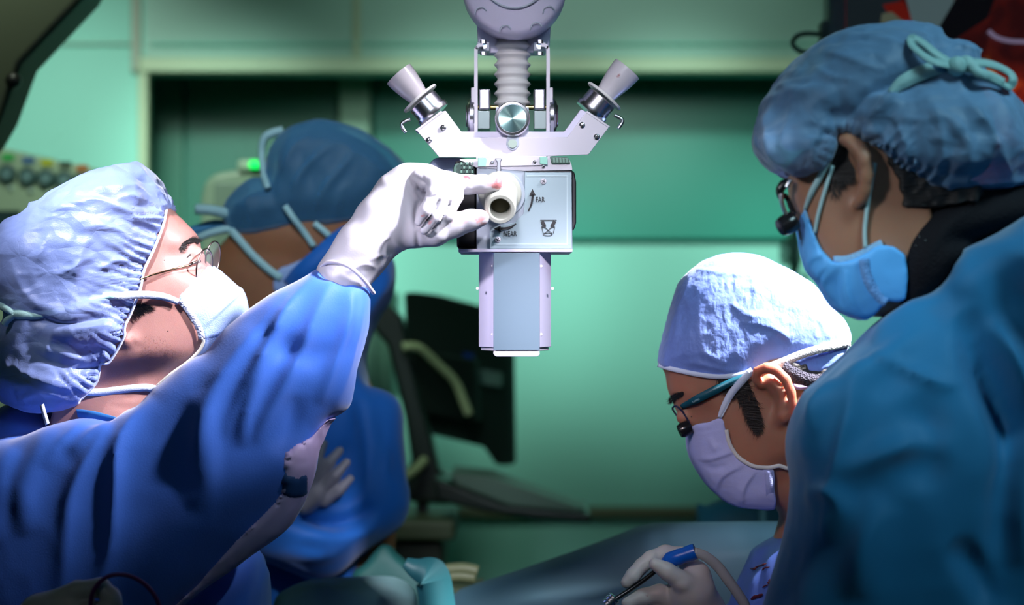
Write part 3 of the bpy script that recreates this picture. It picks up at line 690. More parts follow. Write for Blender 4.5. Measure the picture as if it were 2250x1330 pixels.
# eyepieces / handles
for sx, ring, cup, hook in ((-1, (948, 245), (876, 163), [(902, 262), (890, 266), (882, 274), (888, 286), (893, 291)]), (1, (1303, 240), (1378, 152), [(1350, 253), (1362, 259), (1368, 266), (1363, 276), (1358, 283)])):
    Yc = 2.287; A_ = P(*ring, Yc); B_ = P(*cup, Yc); ax = (B_-A_).normalized(); Lg = (B_-A_).length
    e = lathe('eyepiece', A_-ax*0.006, ax, [(0.0195, 0), (0.0205, 0.002), (0.0205, 0.006), (0.0185, 0.0065), (0.0185, 0.021), (0.017, 0.0225), (0, 0.0225)], M_CHROME, ms, 64)
    lathe('eyepiece_flange', A_+ax*0.0185, ax, [(0.0236, 0), (0.0240, 0.0012), (0.0236, 0.0027), (0.010, 0.0032)], M_RUB, e, 64)
    r0 = 0.0115; pr = []
    for i in range(13):
        t = i/12; pr.append((r0+(0.0178-r0)*math.sin(t*1.45)/math.sin(1.45), 0.021+t*(Lg-0.021)))
    c0 = pr[-1]; pr += [(c0[0]-0.0012, c0[1]), (c0[0]-0.002, c0[1]-0.008), (0, c0[1]-0.02)]
    lathe('eyecup', A_, ax, pr, mat('eyecup_white_%s' % ('left' if sx < 0 else 'right'), (0.66, 0.62, 0.66), 0.3, coat=0.4,
          spots=[(P(1360, 165, 2.268), 0.0040, (0.30, 0.012, 0.012)), (P(1352, 148, 2.268), 0.0028, (0.4, 0.05, 0.04))] if sx > 0 else (), origin=tuple(P(1130, 0, 2.35))), e, 64)
    tube('eyepiece_hook', [P(x, y, Yc-0.004) for x, y in hook], 0.0021, M_CHROME, e)
# main box
YB0 = YF
bx = prism('main_housing', [(1047, 362), (1256, 362), (1258, 551), (1047, 551)], YB0, 0.13, M_WHITE2, ms, 0.0012)
prism('top_rail', [(1010, 350), (1046, 350), (1046, 344), (1066, 344), (1070, 349), (1200, 347), (1204, 343), (1250, 349), (1256, 362), (1258, 374), (1152, 376), (1046, 368), (1010, 352)], YB0-0.004, 0.10, M_WHITE, bx, 0.0008)
prism('bottom_lip', [(1007, 547), (1258, 547), (1258, 554), (1007, 554)], YB0-0.004, 0.13, M_LAV, bx, 0.0006)
prism('upper_ledge', [(1150, 343), (1200, 343), (1200, 363), (1060, 366), (1056, 349), (1080, 345)], YB0-0.007, 0.004, M_WHITE, bx, 0.0004)
prism('left_plate', [(1048, 369), (1153, 369), (1153, 549), (1048, 549)], YB0-0.0025, 0.003, M_WHITE2, bx, 0.0006)
lpz = prism('label_plate', [(1153, 379), (1256, 379), (1256, 547), (1076, 547), (1076, 500), (1130, 490), (1150, 470), (1153, 440)], YB0-0.0045, 0.003, mat('label_plate', (0.40, 0.52, 0.57), 0.3), bx, 0.0005)
prism('label_edge', [(1158, 385), (1248, 385), (1248, 538), (1082, 538), (1082, 535), (1245, 535), (1245, 388), (1158, 388)], YB0-0.0050, 0.0012, mat('label_line', (0.55, 0.68, 0.72), 0.3), lpz, 0)
# dark slot between plates
prism('slot_line', [(1156, 376), (1256, 376), (1256, 378.5), (1156, 378.5)], YB0-0.003, 0.004, M_DARK, bx, 0)
sl = prism('side_block_left', [(1000, 354), (1046, 354), (1047, 545), (1004, 545), (1003, 515), (996, 508), (996, 470), (1000, 460)], YB0+0.004, 0.11, mat('black_block', (0.006, 0.006, 0.009), 0.4), bx, 0.002)
prism('side_block_lens', [(1008, 356), (1044, 356), (1044, 540), (1008, 540)], YB0+0.001, 0.004, mat('black_glass', (0.004, 0.004, 0.006), 0.3), sl, 0.001)
prism('side_block_right', [(1256, 374), (1262, 378), (1266, 400), (1266, 490), (1262, 504), (1256, 508)], YB0+0.004, 0.11, mat('black_block', (0.006, 0.006, 0.009)), bx, 0.002)
gk = prism('focus_gear', [(1000, 360), (1040, 353), (1042, 384), (996, 384), (996, 368)], YB0-0.003, 0.02, mat('gear_green', (0.06, 0.13, 0.10), 0.35), bx, 0.001)
for i in range(5):
    for j in range(3):
        prism('gear_tooth', [(1012+i*6, 356+j*9), (1016+i*6, 356+j*9), (1016+i*6, 362+j*9), (1012+i*6, 362+j*9)], YB0-0.0055, 0.003, mat('gear_dark' if (i+j) % 2 else 'gear_light', (0.02, 0.05, 0.04) if (i+j) % 2 else (0.15, 0.28, 0.22), 0.3), gk, 0)
gv = prism('top_vent', [(1208, 344), (1248, 346), (1254, 360), (1212, 360)], YB0-0.007, 0.02, mat('gear_green', (0.06, 0.13, 0.1)), bx, 0.001)
for i in range(5):
    prism('vent_slat', [(1215+i*7, 347), (1219+i*7, 347), (1220+i*7, 357), (1216+i*7, 357)], YB0-0.0085, 0.002, mat('gear_light', (0.15, 0.28, 0.22)), gv, 0)
prism('mint_window', [(1050, 346), (1068, 346), (1070, 352), (1068, 366), (1050, 366)], YB0-0.009, 0.003, mat('mint_glass', (0.30, 0.62, 0.50), 0.2), bx, 0.0006)
prism('mint_window', [(1186, 345), (1203, 345), (1203, 362), (1186, 360)], YB0-0.009, 0.003, mat('mint_glass', (0.30, 0.62, 0.50), 0.2), bx, 0.0006)
prism('latch', [(1087, 348), (1104, 348), (1100, 356), (1101, 384), (1091, 384), (1092, 356)], YB0-0.010, 0.003, M_STEEL, bx, 0.0008)
for x, y, r in ((1194, 399, 0.0034), (1094, 527, 0.0034), (1081, 358, 0.002), (1175, 356, 0.002), (1194, 365, 0.002)): screw(x, y, r, YB0-0.005 if r > .003 else YB0-0.007, bx, M_WHITE if r > .003 else M_STEEL)
# focus handle tube
M_IVORY = mat('ivory_plastic', (0.50, 0.52, 0.45), 0.35, coat=0.3)
lathe('knob_base_ring', P(1103, 428, YB0-0.001), (0, -1, 0), [(0.0262, 0), (0.0262, 0.004), (0.0255, 0.005), (0, 0.005)], M_WHITE2, bx, 64)  # raised ring in the housing's pale enamel behind the handle
fk = lathe('focus_handle', P(1098, 425, YB0-0.005), (0, -1, 0), [(0.0238, 0), (0.0245, 0.002), (0.0245, 0.007), (0.0232, 0.009), (0.0175, 0.010), (0, 0.010)], M_IVORY, bx, 64)
pa = P(1101, 428, YB0-0.012); pb_ = P(1099, 460, YB0-0.075); ax = (pb_-pa).normalized(); LL = (pb_-pa).length
lathe('handle_tube', pa, ax, [(0.0192, 0), (0.0186, 0.01), (0.0176, LL*0.6), (0.0174, LL-0.003), (0.0158, LL), (0.0124, LL), (0.0112, LL-0.002), (0.0108, LL-0.03), (0, LL-0.03)], M_IVORY, fk, 64)
lathe('handle_bore', pa+ax*(LL-0.0295), ax, [(0.0106, 0), (0.0106, 0.003), (0, 0.003)], mat('bore_olive', (0.07, 0.06, 0.02), 0.5), fk, 48)
# lavender casing behind
prism('rear_casing', [(930, 372), (956, 346), (1010, 346), (1046, 352), (1046, 420), (960, 420), (930, 395)], 2.30, 0.07, mat('rear_lavender', (0.34, 0.40, 0.60), 0.4), ms, 0.004)
# lower column, eight-sided
pts = [(1084, 2.252), (1186, 2.252), (1212, 2.285), (1212, 2.36), (1186, 2.39), (1084, 2.39), (1051, 2.36), (1051, 2.285)]
def colm(n, y0, y1, m, par, pp=pts, bev=0.0008, inset=0):
    bm = bmesh.new(); zt_ = P(0, y0, YF).z; zb = P(0, y1, YF).z
    w = [Vector(((x-1125)*YF/FPX, Y, zt_)) for x, Y in pp]; add_prism(bm, w, (0, 0, zb-zt_)); o = link(n, bm_mesh(n, bm), m, par); bevel(o, bev); return o
lc = colm('lower_column', 554, 764, M_LAV, ms)
colm('column_rim', 764, 772, M_WHITE, lc, [(1086, 2.256), (1184, 2.256), (1207, 2.29), (1207, 2.355), (1184, 2.385), (1086, 2.385), (1056, 2.355), (1056, 2.29)])
fp = prism('front_panel', [(1084, 556), (1186, 556), (1186, 770), (1084, 770)], 2.246, 0.007, mat('steel_blue_panel', (0.12, 0.19, 0.24), 0.4), lc, 0.0008)
prism('front_foot', [(1084, 772), (1186, 772), (1186, 780), (1180, 784), (1090, 784), (1084, 779)], 2.246, 0.06, M_LAV, lc, 0.0008)
for x, y in ((1082, 585), (1189, 585), (1082, 735), (1189, 735), (1049, 634), (1214, 634)):
    lathe('column_stud', P(x, y, 2.256), (0, -1, 0), [(0.0017, 0), (0.0016, 0.002), (0, 0.0025)], M_WHITE, lc, 16)
# printed marks on the label plate
M_INK = mat('black_ink', (0.008, 0.008, 0.010), 0.5)
YT = YB0-0.0062
def text(n, body, x, y, size_px, par, m=M_INK, Y=YT, squeeze=0.8, rot=0):
    cu = bpy.data.curves.new(n, 'FONT'); cu.body = body; cu.size = size_px*Y/FPX*1.38; cu.extrude = 0.0002; cu.align_x = 'CENTER'; cu.align_y = 'CENTER'; cu.offset = 0.00005; cu.resolution_u = 3
    t = bpy.data.objects.new(n, cu); COL.objects.link(t); dg = bpy.context.evaluated_depsgraph_get(); dg.update()
    me = bpy.data.meshes.new_from_object(t.evaluated_get(dg)); bpy.data.objects.remove(t); bpy.data.curves.remove(cu); me.materials.clear()
    me.transform(Matrix.Translation(P(x, y, Y)) @ Matrix.Rotation(rot, 4, 'Y') @ Matrix.Rotation(math.pi/2, 4, 'X') @ Matrix.Diagonal((squeeze, 1, 1, 1)))
    return link(n, me, m, par)
text('label_text', 'FAR', 1187, 439, 11.5, lpz, squeeze=0.72); text('label_text', 'NEAR', 1121, 514, 11.5, lpz, squeeze=0.72)
def mark(n, strokes, polys=()):
    bm = bmesh.new()
    for pts_, w in strokes:
        pp = crom([P(x, y, YT) for x, y in pts_], 6)
        ws = np.interp(np.linspace(0, 1, len(pp)), [0, 1], w) if isinstance(w, tuple) else np.full(len(pp), w)
        V, F = sweep(pp, [(-.5*s, 0), (.5*s, 0), (.5*s, 0.0004), (-.5*s, 0.0004)], widths=ws)
        vs = [bm.verts.new(v) for v in V]
        for f in F: bm.faces.new([vs[i] for i in f])
    for pl in polys: add_prism(bm, [P(x, y, YT) for x, y in pl], (0, 0.0004, 0))
    link(n, bm_mesh(n, bm), M_INK, lpz)
mark('far_arrow', [([(1161, 464), (1167, 450), (1170, 434), (1170, 428)], (2.5, 6))], [[(1163, 430), (1177, 429), (1170, 415)]])
mark('near_arrow', [([(1134, 492), (1122, 499), (1110, 502), (1098, 503)], (2.5, 6))], [[(1100, 496), (1100, 510), (1085, 503)]])
ell = [(1204+10*math.cos(t), 515+3*math.sin(t)) for t in np.linspace(0, 2*math.pi, 14)]
mark('focus_icon', [([(1187, 484), (1223, 484)], 1.4), ([(1190, 497), (1194, 513)], 1.2), ([(1219, 499), (1216, 513)], 1.2), ([(1195, 498), (1213, 513)], 1.2), ([(1214, 498), (1196, 513)], 1.2), (ell, 1.2),
     ([(1194, 492), (1199, 497), (1197, 500), (1191, 498)], 1.3), ([(1216, 492), (1211, 497), (1213, 500), (1219, 498)], 1.3)],
     [[(1188, 488), (1194, 484), (1200, 495), (1193, 499)], [(1222, 488), (1216, 484), (1210, 495), (1217, 499)]])
# ================================================================== people
def skin(n, c, spots=(), origin=(0, 0, 0), c2=None): return mat(n, c, 0.48, sss=0.35, bumps=(('noise', 900, 0.00012),), vary=(26, c2 or tuple(q*0.82 for q in c), 0.25), spots=spots, origin=origin)
M_HAIR = mat('black_hair', (0.012, 0.010, 0.010), 0.5, bumps=(('noise', 120, 0.002, (1, 1, 5)),))
M_TROU = mat('scrub_trousers', (0.02, 0.16, 0.35), 0.7)
M_SHOE = mat('clog_white', (0.5, 0.55, 0.55), 0.5)
M_STRAP = mat('mask_tape', (0.62, 0.70, 0.88), 0.6, bumps=(('voronoi', 900, 0.0002),))
M_STRAPT = mat('mint_tie', (0.36, 0.62, 0.60), 0.6, bumps=(('noise', 90, 0.002),))
GROUND = 0.0
def lower_body(rt, cx, cy, hip, skinm, lean=0.0):
    """legs, trousers and clogs standing on the floor under the gown"""
    g = Grid((cx-0.3, cy-0.22, 0.06), (cx+0.3, cy+0.22, hip+0.12), 0.022)
    f = None
    for sx in (-1, 1):
        c = g.wchain([(cx+sx*0.09, cy, hip, 0.10), (cx+sx*0.10, cy-0.01, hip*0.53, 0.073), (cx+sx*0.105, cy, 0.10, 0.062)]); f = c if f is None else smin(f, c, 0.05)
    build('scrub_trousers', f, g, M_TROU, rt, noise=(('noise', 9, 0.006, 3),))
    for sx in (-1, 1):
        g = Grid((cx+sx*0.105-0.08, cy-0.24, -0.01), (cx+sx*0.105+0.08, cy+0.12, 0.14), 0.009)
        f = smin(g.ell((cx+sx*0.105, cy-0.10, 0.035), (0.052, 0.12, 0.05)), g.ell((cx+sx*0.105, cy+0.01, 0.045), (0.045, 0.085, 0.06)), 0.03)
        f = np.maximum(f, (0.003-g.gz)+0*f).astype(np.float32)
        build('clog', f, g, M_SHOE, rt)
def ear(g, Y, helix, r_px, bowl, lobe, k=0.0015):
    """helix: px polyline nodes; outer rim rolled, hollow inside, lobe below"""
    f = g.chain([(x, y, Y+dy, r) for (x, y, dy, r) in helix], 0.002)
    b = g.chain([(x, y, Y+dy, r) for (x, y, dy, r) in bowl], 0.004)
    f = smin(f, b, 0.003)
    return smin(f, g.chain([(x, y, Y+dy, r) for (x, y, dy, r) in lobe], 0.003), 0.004)

# ------------------------------------------------------------------ A: left surgeon, head tipped back, arm raised
YA0 = 2.31
ra = root('surgeon', (-0.56, YA0, 0.0), 'person in round wire glasses, head tipped back, gloved arm raised to the microscope', 'person')
oa = OFF[ra.name]
S_A = skin('skin_fair', (0.40, 0.21, 0.18), spots=(), origin=oa, c2=(0.34, 0.16, 0.14))
headA = [(293,352),(345,380),(384,462),(398,476),(414,492),(430,508),(439,526),(441,545),(448,566),(475,590),(508,620),(520,640),(528,690),(500,760),(462,800),(430,840),(410,900),(400,980),(380,1060),(60,1060),(60,930),(24,892),(-18,800),(2,700),(-20,600),(5,505),(96,432),(240,364)]
HA = Shell(headA, YA0, 0.088, mods=(([(300,800),(440,800),(460,850),(420,1000),(100,1020),(150,860)], -0.42, 0.018), ([(395,552),(440,548),(446,590),(425,600),(398,585)], -0.20, 0.010), ([(380,505),(440,520),(440,545),(385,545)], 0.10, 0.010), ([(330,600),(430,610),(420,660),(330,680)], 0.07, 0.02)))
# body: head, neck, chest and the upper arm, one surface
g = Grid((-0.78, YA0-0.16, 0.75), (-0.27, YA0+0.16, 1.68), 0.0032, 1.30, 0.016)
faceclip = HA.fpoly([(230,420),(330,440),(384,462),(398,476),(414,492),(430,508),(439,526),(441,545),(448,566),(475,590),(508,620),(514,640),(520,690),(500,752),(462,800),(430,840),(410,900),(400,960),(420,1060),(120,1060),(120,860),(150,700),(180,500)], 3)
fb = g.shell(HA, 0.0, faceclip, 0.010)
fb = smin(fb, g.wchain([(-0.46, YA0, 1.34, 0.062), (-0.50, YA0, 1.25, 0.075)]), 0.03)
fb = smin(fb, g.ell((-0.56, YA0+0.02, 1.06), (0.15, 0.09, 0.25)), 0.05)
# ear lobe, eye lids, cheek bone
p = HA.front(282, 748); fb = smin(fb, g.ell((p.x, p.y, p.z), (0.010, 0.005, 0.007)), 0.006)
p = HA.front(426, 563, 0); eyec = Vector((p.x-0.0015, p.y+0.008, p.z)); fb = smin(fb, g.ell(tuple(eyec), (0.0135, 0.0135, 0.0125)), 0.005)
fb = smax(fb, -g.cap(HA.front(440, 553)+Vector((0.003, -0.003, 0)), HA.front(418, 562)+Vector((0, -0.0015, 0)), 0.0022, 0.0010), 0.0015)
fb = smax(fb, -g.cap(HA.front(436, 588)+Vector((0, -0.003, 0)), HA.front(400, 592)+Vector((0, -0.004, 0)), 0.0045, 0.004), 0.004)
bodyA = build('body', fb, g, S_A, ra, fl=[([(290,700),(284,735),(300,760),(318,762)], 5, -0.0015), ([(245,870),(300,872),(352,862)], 5, -0.0012), ([(230,890),(290,898),(330,890)], 5, -0.0012)])
ell_ = [HA.front(x, y, 0.0012) for x, y in ((411,567),(419,559),(429,552),(437,549))]
tube('eyelash_line', ell_, 0.0011, M_HAIR, ra, rs=[0.4, 1, 1.2, 1.0])
def hairpatch(name, shell, poly, off, par, m=M_HAIR, h=0.0025, ns=0.0012, sc=160):
    q = np.array(shell.fpoly(poly, 3)); lo = q.min(0); hi = q.max(0)
    yf = min(shell.front(x, y).y for x, y in poly); yb = max(shell.front(x, y).y for x, y in poly)
    gg = Grid((lo[0]-0.01, yf-0.02, lo[1]-0.01), (hi[0]+0.01, yb+0.03, hi[1]+0.01), h)
    f = gg.shell(shell, off, q, 0.002); f = smax(f, (gg.gy-(yb+0.012))+0*f, 0.002)
    return build(name, f, gg, m, par, noise=(('noise', sc, ns, 7), ('ridge', 60, ns, 9)))
def strands(name, shell, lines, r, par, m=M_HAIR, off=0.001):
    """many fine hairs as one mesh; lines: [(p0, p1)] px, r metres"""
    bm = bmesh.new()
    for a, b in lines:
        pp = [shell.front(a[0]+(b[0]-a[0])*t, a[1]+(b[1]-a[1])*t, off) for t in (0, 0.5, 1)]
        V, F = sweep(pp, [(r, 0), (-r*0.5, r*0.86), (-r*0.5, -r*0.86)], widths=[1, 0.8, 0.1]); vs = [bm.verts.new(v) for v in V]
        for f in F: bm.faces.new([vs[i] for i in f])
    return link(name, bm_mesh(name, bm), m, par)
rng = np.random.RandomState(4)
def scatter(poly, n, dirv, ln, jit=0.3):
    poly = np.array(poly, float); out = []
    lo, hi = poly.min(0), poly.max(0)
    while len(out) < n:
        x, y = lo+rng.rand(2)*(hi-lo); ins = False; m = len(poly)
        for i in range(m):
            a, b = poly[i], poly[(i+1) % m]
            if (a[1] > y) != (b[1] > y) and x < a[0]+(y-a[1])*(b[0]-a[0])/(b[1]-a[1]): ins = not ins
        if ins:
            an = math.atan2(dirv[1], dirv[0])+rng.randn()*jit; L = ln*(0.6+rng.rand()*0.7); out.append(((x, y), (x+math.cos(an)*L, y+math.sin(an)*L)))
    return out
strands('eyebrow', HA, scatter([(392,548),(400,534),(416,524),(434,524),(438,534),(424,534),(408,543),(396,556)], 300, (1, -0.45), 10, 0.25), 0.00028, ra, off=0.0006)
strands('sideburn', HA, scatter([(290,668),(312,664),(332,676),(318,684),(300,690),(288,700)], 260, (0.8, 0.5), 14, 0.4), 0.00028, ra, off=0.0006)
strands('stubble', HA, scatter([(310,740),(350,735),(390,770),(386,815),(345,840),(308,800)], 260, (0.6, 0.8), 2.2, 0.6), 0.00009, ra, off=0.0001)
for x, y, r in ((423,789,0.0015),(369,728,0.0008),(361,572,0.0007)):
    bm = bmesh.new(); bmesh.ops.create_uvsphere(bm, u_segments=10, v_segments=6, radius=r, matrix=Matrix.Translation(HA.front(x, y, -0.0003))); link('mole', bm_mesh('mole', bm, True), mat('mole_brown', (0.09, 0.03, 0.02), 0.6), ra)
# hair under the cap, and the cap
capA = [(293,351),(320,360),(345,380),(366,412),(380,442),(384,466),(366,462),(358,498),(337,551),(317,594),(308,637),(289,686),(274,719),(272,743),(262,758),(240,796),(221,801),(212,840),(178,878),(159,892),(110,906),(72,909),(24,892),(-5,860),(-22,800),(-18,740),(4,694),(-14,650),(-24,600),(-15,540),(5,500),(50,462),(96,430),(168,390),(240,363)]
g = Grid((-0.70, YA0-0.13, 1.36), (-0.375, YA0+0.13, 1.685), 0.0032)
hp = HA.fpoly([(310,400),(350,460),(330,540),(300,620),(280,680),(265,720),(250,740),(150,760),(60,720),(30,620),(60,520),(150,450)], 3)
build('hair', g.shell(HA, -0.006, hp, 0.012), g, M_HAIR, ra, noise=(('ridge', 30, 0.002, 4),))
M_CAPA = mat('bouffant_cloth', (0.22, 0.31, 0.66), 0.42, bumps=(('ridge', 12, 0.014, (1, 1, 1.8)), ('crumple', 24, 0.003, (1, 1, 1.6)), ('noise', 700, 0.00025)), seethru=0.28, sheen=0.3)
g = Grid((-0.72, YA0-0.155, 1.345), (-0.37, YA0+0.155, 1.695), 0.0024)
cp = []
for x, y in crom(capA, 4, True):
    v = HA.front(x, y); cp.append((v.x, v.z))
f = g.shell(HA, 0.0035, cp, 0.006, puff=(0.013, 0.035))
f = smin(f, g.ell(tuple(P(120, 838, YA0-0.055)), (0.056, 0.036, 0.034)), 0.02); f = smin(f, g.ell(tuple(P(186, 712, YA0-0.085)), (0.035, 0.020, 0.020)), 0.02)
f = smax(f, sd_poly(np.array(cp), g.X, g.Z)[:, None, :]+0*f, 0.004)
rimA = [(384,466),(366,462),(358,498),(337,551),(317,594),(308,637),(289,686),(274,719),(272,743),(240,796),(221,801),(212,840),(178,878)]
V_ = 'vee'
foldsA = [([(168,505),(230,498),(300,520),(358,540)], 5, 0.0035, V_), ([(80,600),(130,600),(175,585),(150,610)], 4, 0.003, V_),
 ([(160,440),(215,438),(260,455),(300,478),(345,492)], 5, 0.004, V_), ([(250,405),(300,410),(340,440)], 4, 0.003, V_), ([(300,360),(335,400),(362,440),(372,470)], 5, 0.0035, V_),
 ([(75,590),(95,540),(120,480)], 4, 0.003, V_), ([(170,620),(165,590),(190,570),(230,560)], 4, 0.003, V_), ([(200,610),(240,580),(290,568),(325,560)], 6, 0.004, V_),
 ([(20,560),(40,620),(80,670),(130,690)], 7, 0.004, V_), ([(130,640),(200,665),(270,640),(310,605)], 6, 0.0035, V_), ([(60,700),(130,712),(190,705),(270,690)], 9, -0.010),
 ([(60,760),(120,770),(190,790),(240,785)], 7, 0.005, V_), ([(40,745),(100,790),(180,810),(225,800)], 10, -0.005), ([(25,800),(80,830),(150,850),(195,855)], 8, 0.004, V_), ([(40,880),(90,860),(150,880)], 7, 0.004, V_),
 ([(120,720),(110,760),(95,790)], 5, 0.004, V_), ([(250,440),(290,430),(330,455)], 4, 0.003, V_), ([(200,510),(180,560),(165,615)], 4, 0.002, V_)]
capAo = build('bouffant_cap', f, g, M_CAPA, ra, fl=foldsA, pleat=[(rimA, 15, 55, 0.0028)], noise=(('ridge', 17, 0.0022, 3, (1, 1, 1.6)), ('ridge', 50, 0.0006, 8)))
tube('cap_edge', [HA.front(x, y, 0.0035) for x, y in rimA[1:]], 0.0016, M_STRAP, capAo, sub=10)
# mask
M_MASK = mat('mask_cloth', (0.32, 0.45, 0.78), 0.6, bumps=(('voronoi', 750, 0.0003), ('ridge', 16, 0.0025)), sss=0.0)
maskA = [(390,652),(412,630),(440,603),(462,582),(474,590),(496,608),(517,628),(530,636),(541,676),(535,720),(505,770),(470,815),(425,845),(372,850),(345,850),(372,822),(410,795),(437,768),(444,748),(440,725),(418,692),(400,668)]
headAm = [(462,582),(496,608),(519,628),(532,637),(542,676),(536,722),(505,772),(470,818),(420,860),(60,930),(24,892),(2,700),(5,505),(96,432),(240,364),(345,380),(384,462),(414,492),(440,535),(448,566)]
HAm = Shell(headAm, YA0, 0.090)
def clip_front(shell, px, sub=4): return shell.fpoly(px, sub)
g = Grid((-0.425, YA0-0.12, 1.37), (-0.285, YA0+0.12, 1.565), 0.0021)
f = g.shell(HAm, 0.0025, HAm.fpoly(maskA, 2), 0.0018)
maskAo = build('face_mask', f, g, M_MASK, ra, fl=[([(448,722),(480,690),(512,660),(534,640)], 5, 0.006, 'step'), ([(446,745),(480,735),(520,722)], 5, 0.004, 'step'), ([(400,672),(425,640),(458,600)], 2, 0.0008), ([(412,660),(440,690),(462,640)], 9, 0.0018), ([(470,600),(490,640),(480,690)], 10, -0.0012), ([(450,720),(450,760),(435,790)], 4, 0.0022)], noise=(('ridge', 40, 0.0005, 2),))
ribbon('mask_seam', [HAm.front(x, y, 0.0042) for x, y in ((396,660),(410,676),(426,700),(438,722),(444,745))], 0.0075, mat('mask_band', (0.66, 0.70, 0.85), 0.7, bumps=(('voronoi', 420, 0.0012),)), maskAo)
tube('mask_edge', [HAm.front(x, y, 0.0035) for x, y in ((444,742),(447,752),(437,772),(412,796),(376,822),(346,848))], 0.0019, mat('mask_edge_cream', (0.75, 0.72, 0.60), 0.6), maskAo)
ribbon('mask_strap', [HA.front(x, y, o) for x, y, o in ((225,650,0.0185),(255,651,0.0195),(300,648,0.010),(345,650,0.004),(372,656,0.004),(392,664,0.005))], 0.0088, M_STRAP, maskAo, widths=[0.8, 1, 1, 1, .9, .8])
ribbon('mask_strap', [HA.front(x, y, o) for x, y, o in ((180,862,0.004),(220,862,0.002),(270,856,0.001),(320,852,0.001),(350,858,0.001))], 0.0085, M_STRAP, maskAo)
tube('cap_tie', [HA.front(x, y, o) for x, y, o in ((250,650,0.019),(200,662,0.018),(140,684,0.015),(90,693,0.014),(52,692,0.016),(20,690,0.016))], 0.0045, M_STRAPT, capAo, rs=[0.6, 1, 1, 0.9, 1.3, 1])
tube('tie_end', [HA.front(x, y, 0.017) for x, y in ((30,690),(8,676),(-20,664))], 0.004, M_STRAPT, capAo)
tube('tie_end', [HA.front(x, y, 0.017) for x, y in ((34,690),(16,704),(10,714))], 0.004, M_STRAPT, capAo)
# round glasses
M_WIRE = mat('bronze_wire', (0.32, 0.22, 0.12), 0.22, 1.0); M_SILV = mat('silver_wire', (0.22, 0.17, 0.16), 0.3, 1.0)
M_LENS = mat('lens_glass', (0.95, 0.93, 1.0), 0.03, spec=0.3, alpha=0.03)
def lens(par, c, rx, ry, tilt, rim):
    # c: centre (world), disc seen nearly edge-on; tilt in the picture plane, real circle turned away
    R = Matrix.Rotation(tilt, 4, 'Y') @ Matrix.Rotation(math.acos(min(1, rx/ry)), 4, 'Z')
    pts = [c+R @ Vector((ry*math.cos(t), 0, ry*math.sin(t))) for t in np.linspace(0, 2*math.pi, 28, endpoint=False)]
    o = tube('lens_rim', pts, rim, M_SILV, par, sub=2, closed=True)
    bm = bmesh.new(); n = R @ Vector((0, 1, 0)); add_lathe(bm, c-n*0.0006, tuple(n), [(0, 0), (ry*0.98, 0.0001), (ry*0.98, 0.0011), (0, 0.0013)], 40)
    link('lens', bm_mesh('lens', bm, True), M_LENS, o); return o
tm = HA.front(430, 578, 0.006)
gl = tube('eyeglasses', [HA.front(x, y, 0.004) for x, y in ((300,618),(330,606),(380,592),(415,583))]+[tm], 0.0011, M_WIRE, ra)
lens(gl, P(449, 588, tm.y+0.010), 0.0055, 0.0215, math.radians(8), 0.0009)
lens(gl, P(468, 566, tm.y+0.045), 0.0055, 0.0190, math.radians(8), 0.0009)
tube('nose_bridge', [P(450, 562, tm.y+0.022), P(458, 556, tm.y+0.03), P(463, 560, tm.y+0.04)], 0.0009, M_SILV, gl)
tube('hinge', [HA.front(415, 583, 0.004), HA.front(426, 578, 0.006), P(440, 574, tm.y+0.004)], 0.0017, M_SILV, gl)
# gown: torso and the raised sleeve
def gown_mat(n, c, c2): return mat(n, c, 0.6, bumps=(('ridge', 5.5, 0.006), ('noise', 600, 0.00018)), vary=(3, c2, 0.3), sheen=0.35, spec=0.3)
M_GA = gown_mat('blue_gown', (0.035, 0.15, 0.64), (0.028, 0.135, 0.58))
YS = 2.19
torsoA = Shell([(-230,960),(-60,930),(15,896),(60,890),(110,915),(160,925),(250,922),(330,950),(480,1120),(565,1215),(580,1240),(592,1340),(600,1700),(610,2900),(-330,2900),(-300,1500)], YA0+0.02, 0.15, h=0.008)
sleeveA = Shell([(697,586),(728,590),(763,588),(790,605),(816,642),(814,720),(800,775),(786,820),(776,882),(762,904),(745,914),(722,930),(702,985),(684,1065),(640,1150),(575,1205),(500,1262),(400,1335),(300,1430),(100,1520),(-120,1480),(-250,1200),(-120,1010),(31,965),(115,934),(180,920),(245,926),(274,902),(308,888),(337,854),(375,825),(423,791),(462,772),(490,734),(519,705),(567,666),(614,634),(659,612)], YS, 0.075, h=0.005)
g = Grid((-0.90, 2.09, 0.36), (-0.14, YA0+0.19, 1.56), 0.0042, 1.14, 0.02)
f = smin(g.shell(torsoA), g.shell(sleeveA, 0, sleeveA.poly, 0.003), 0.025)
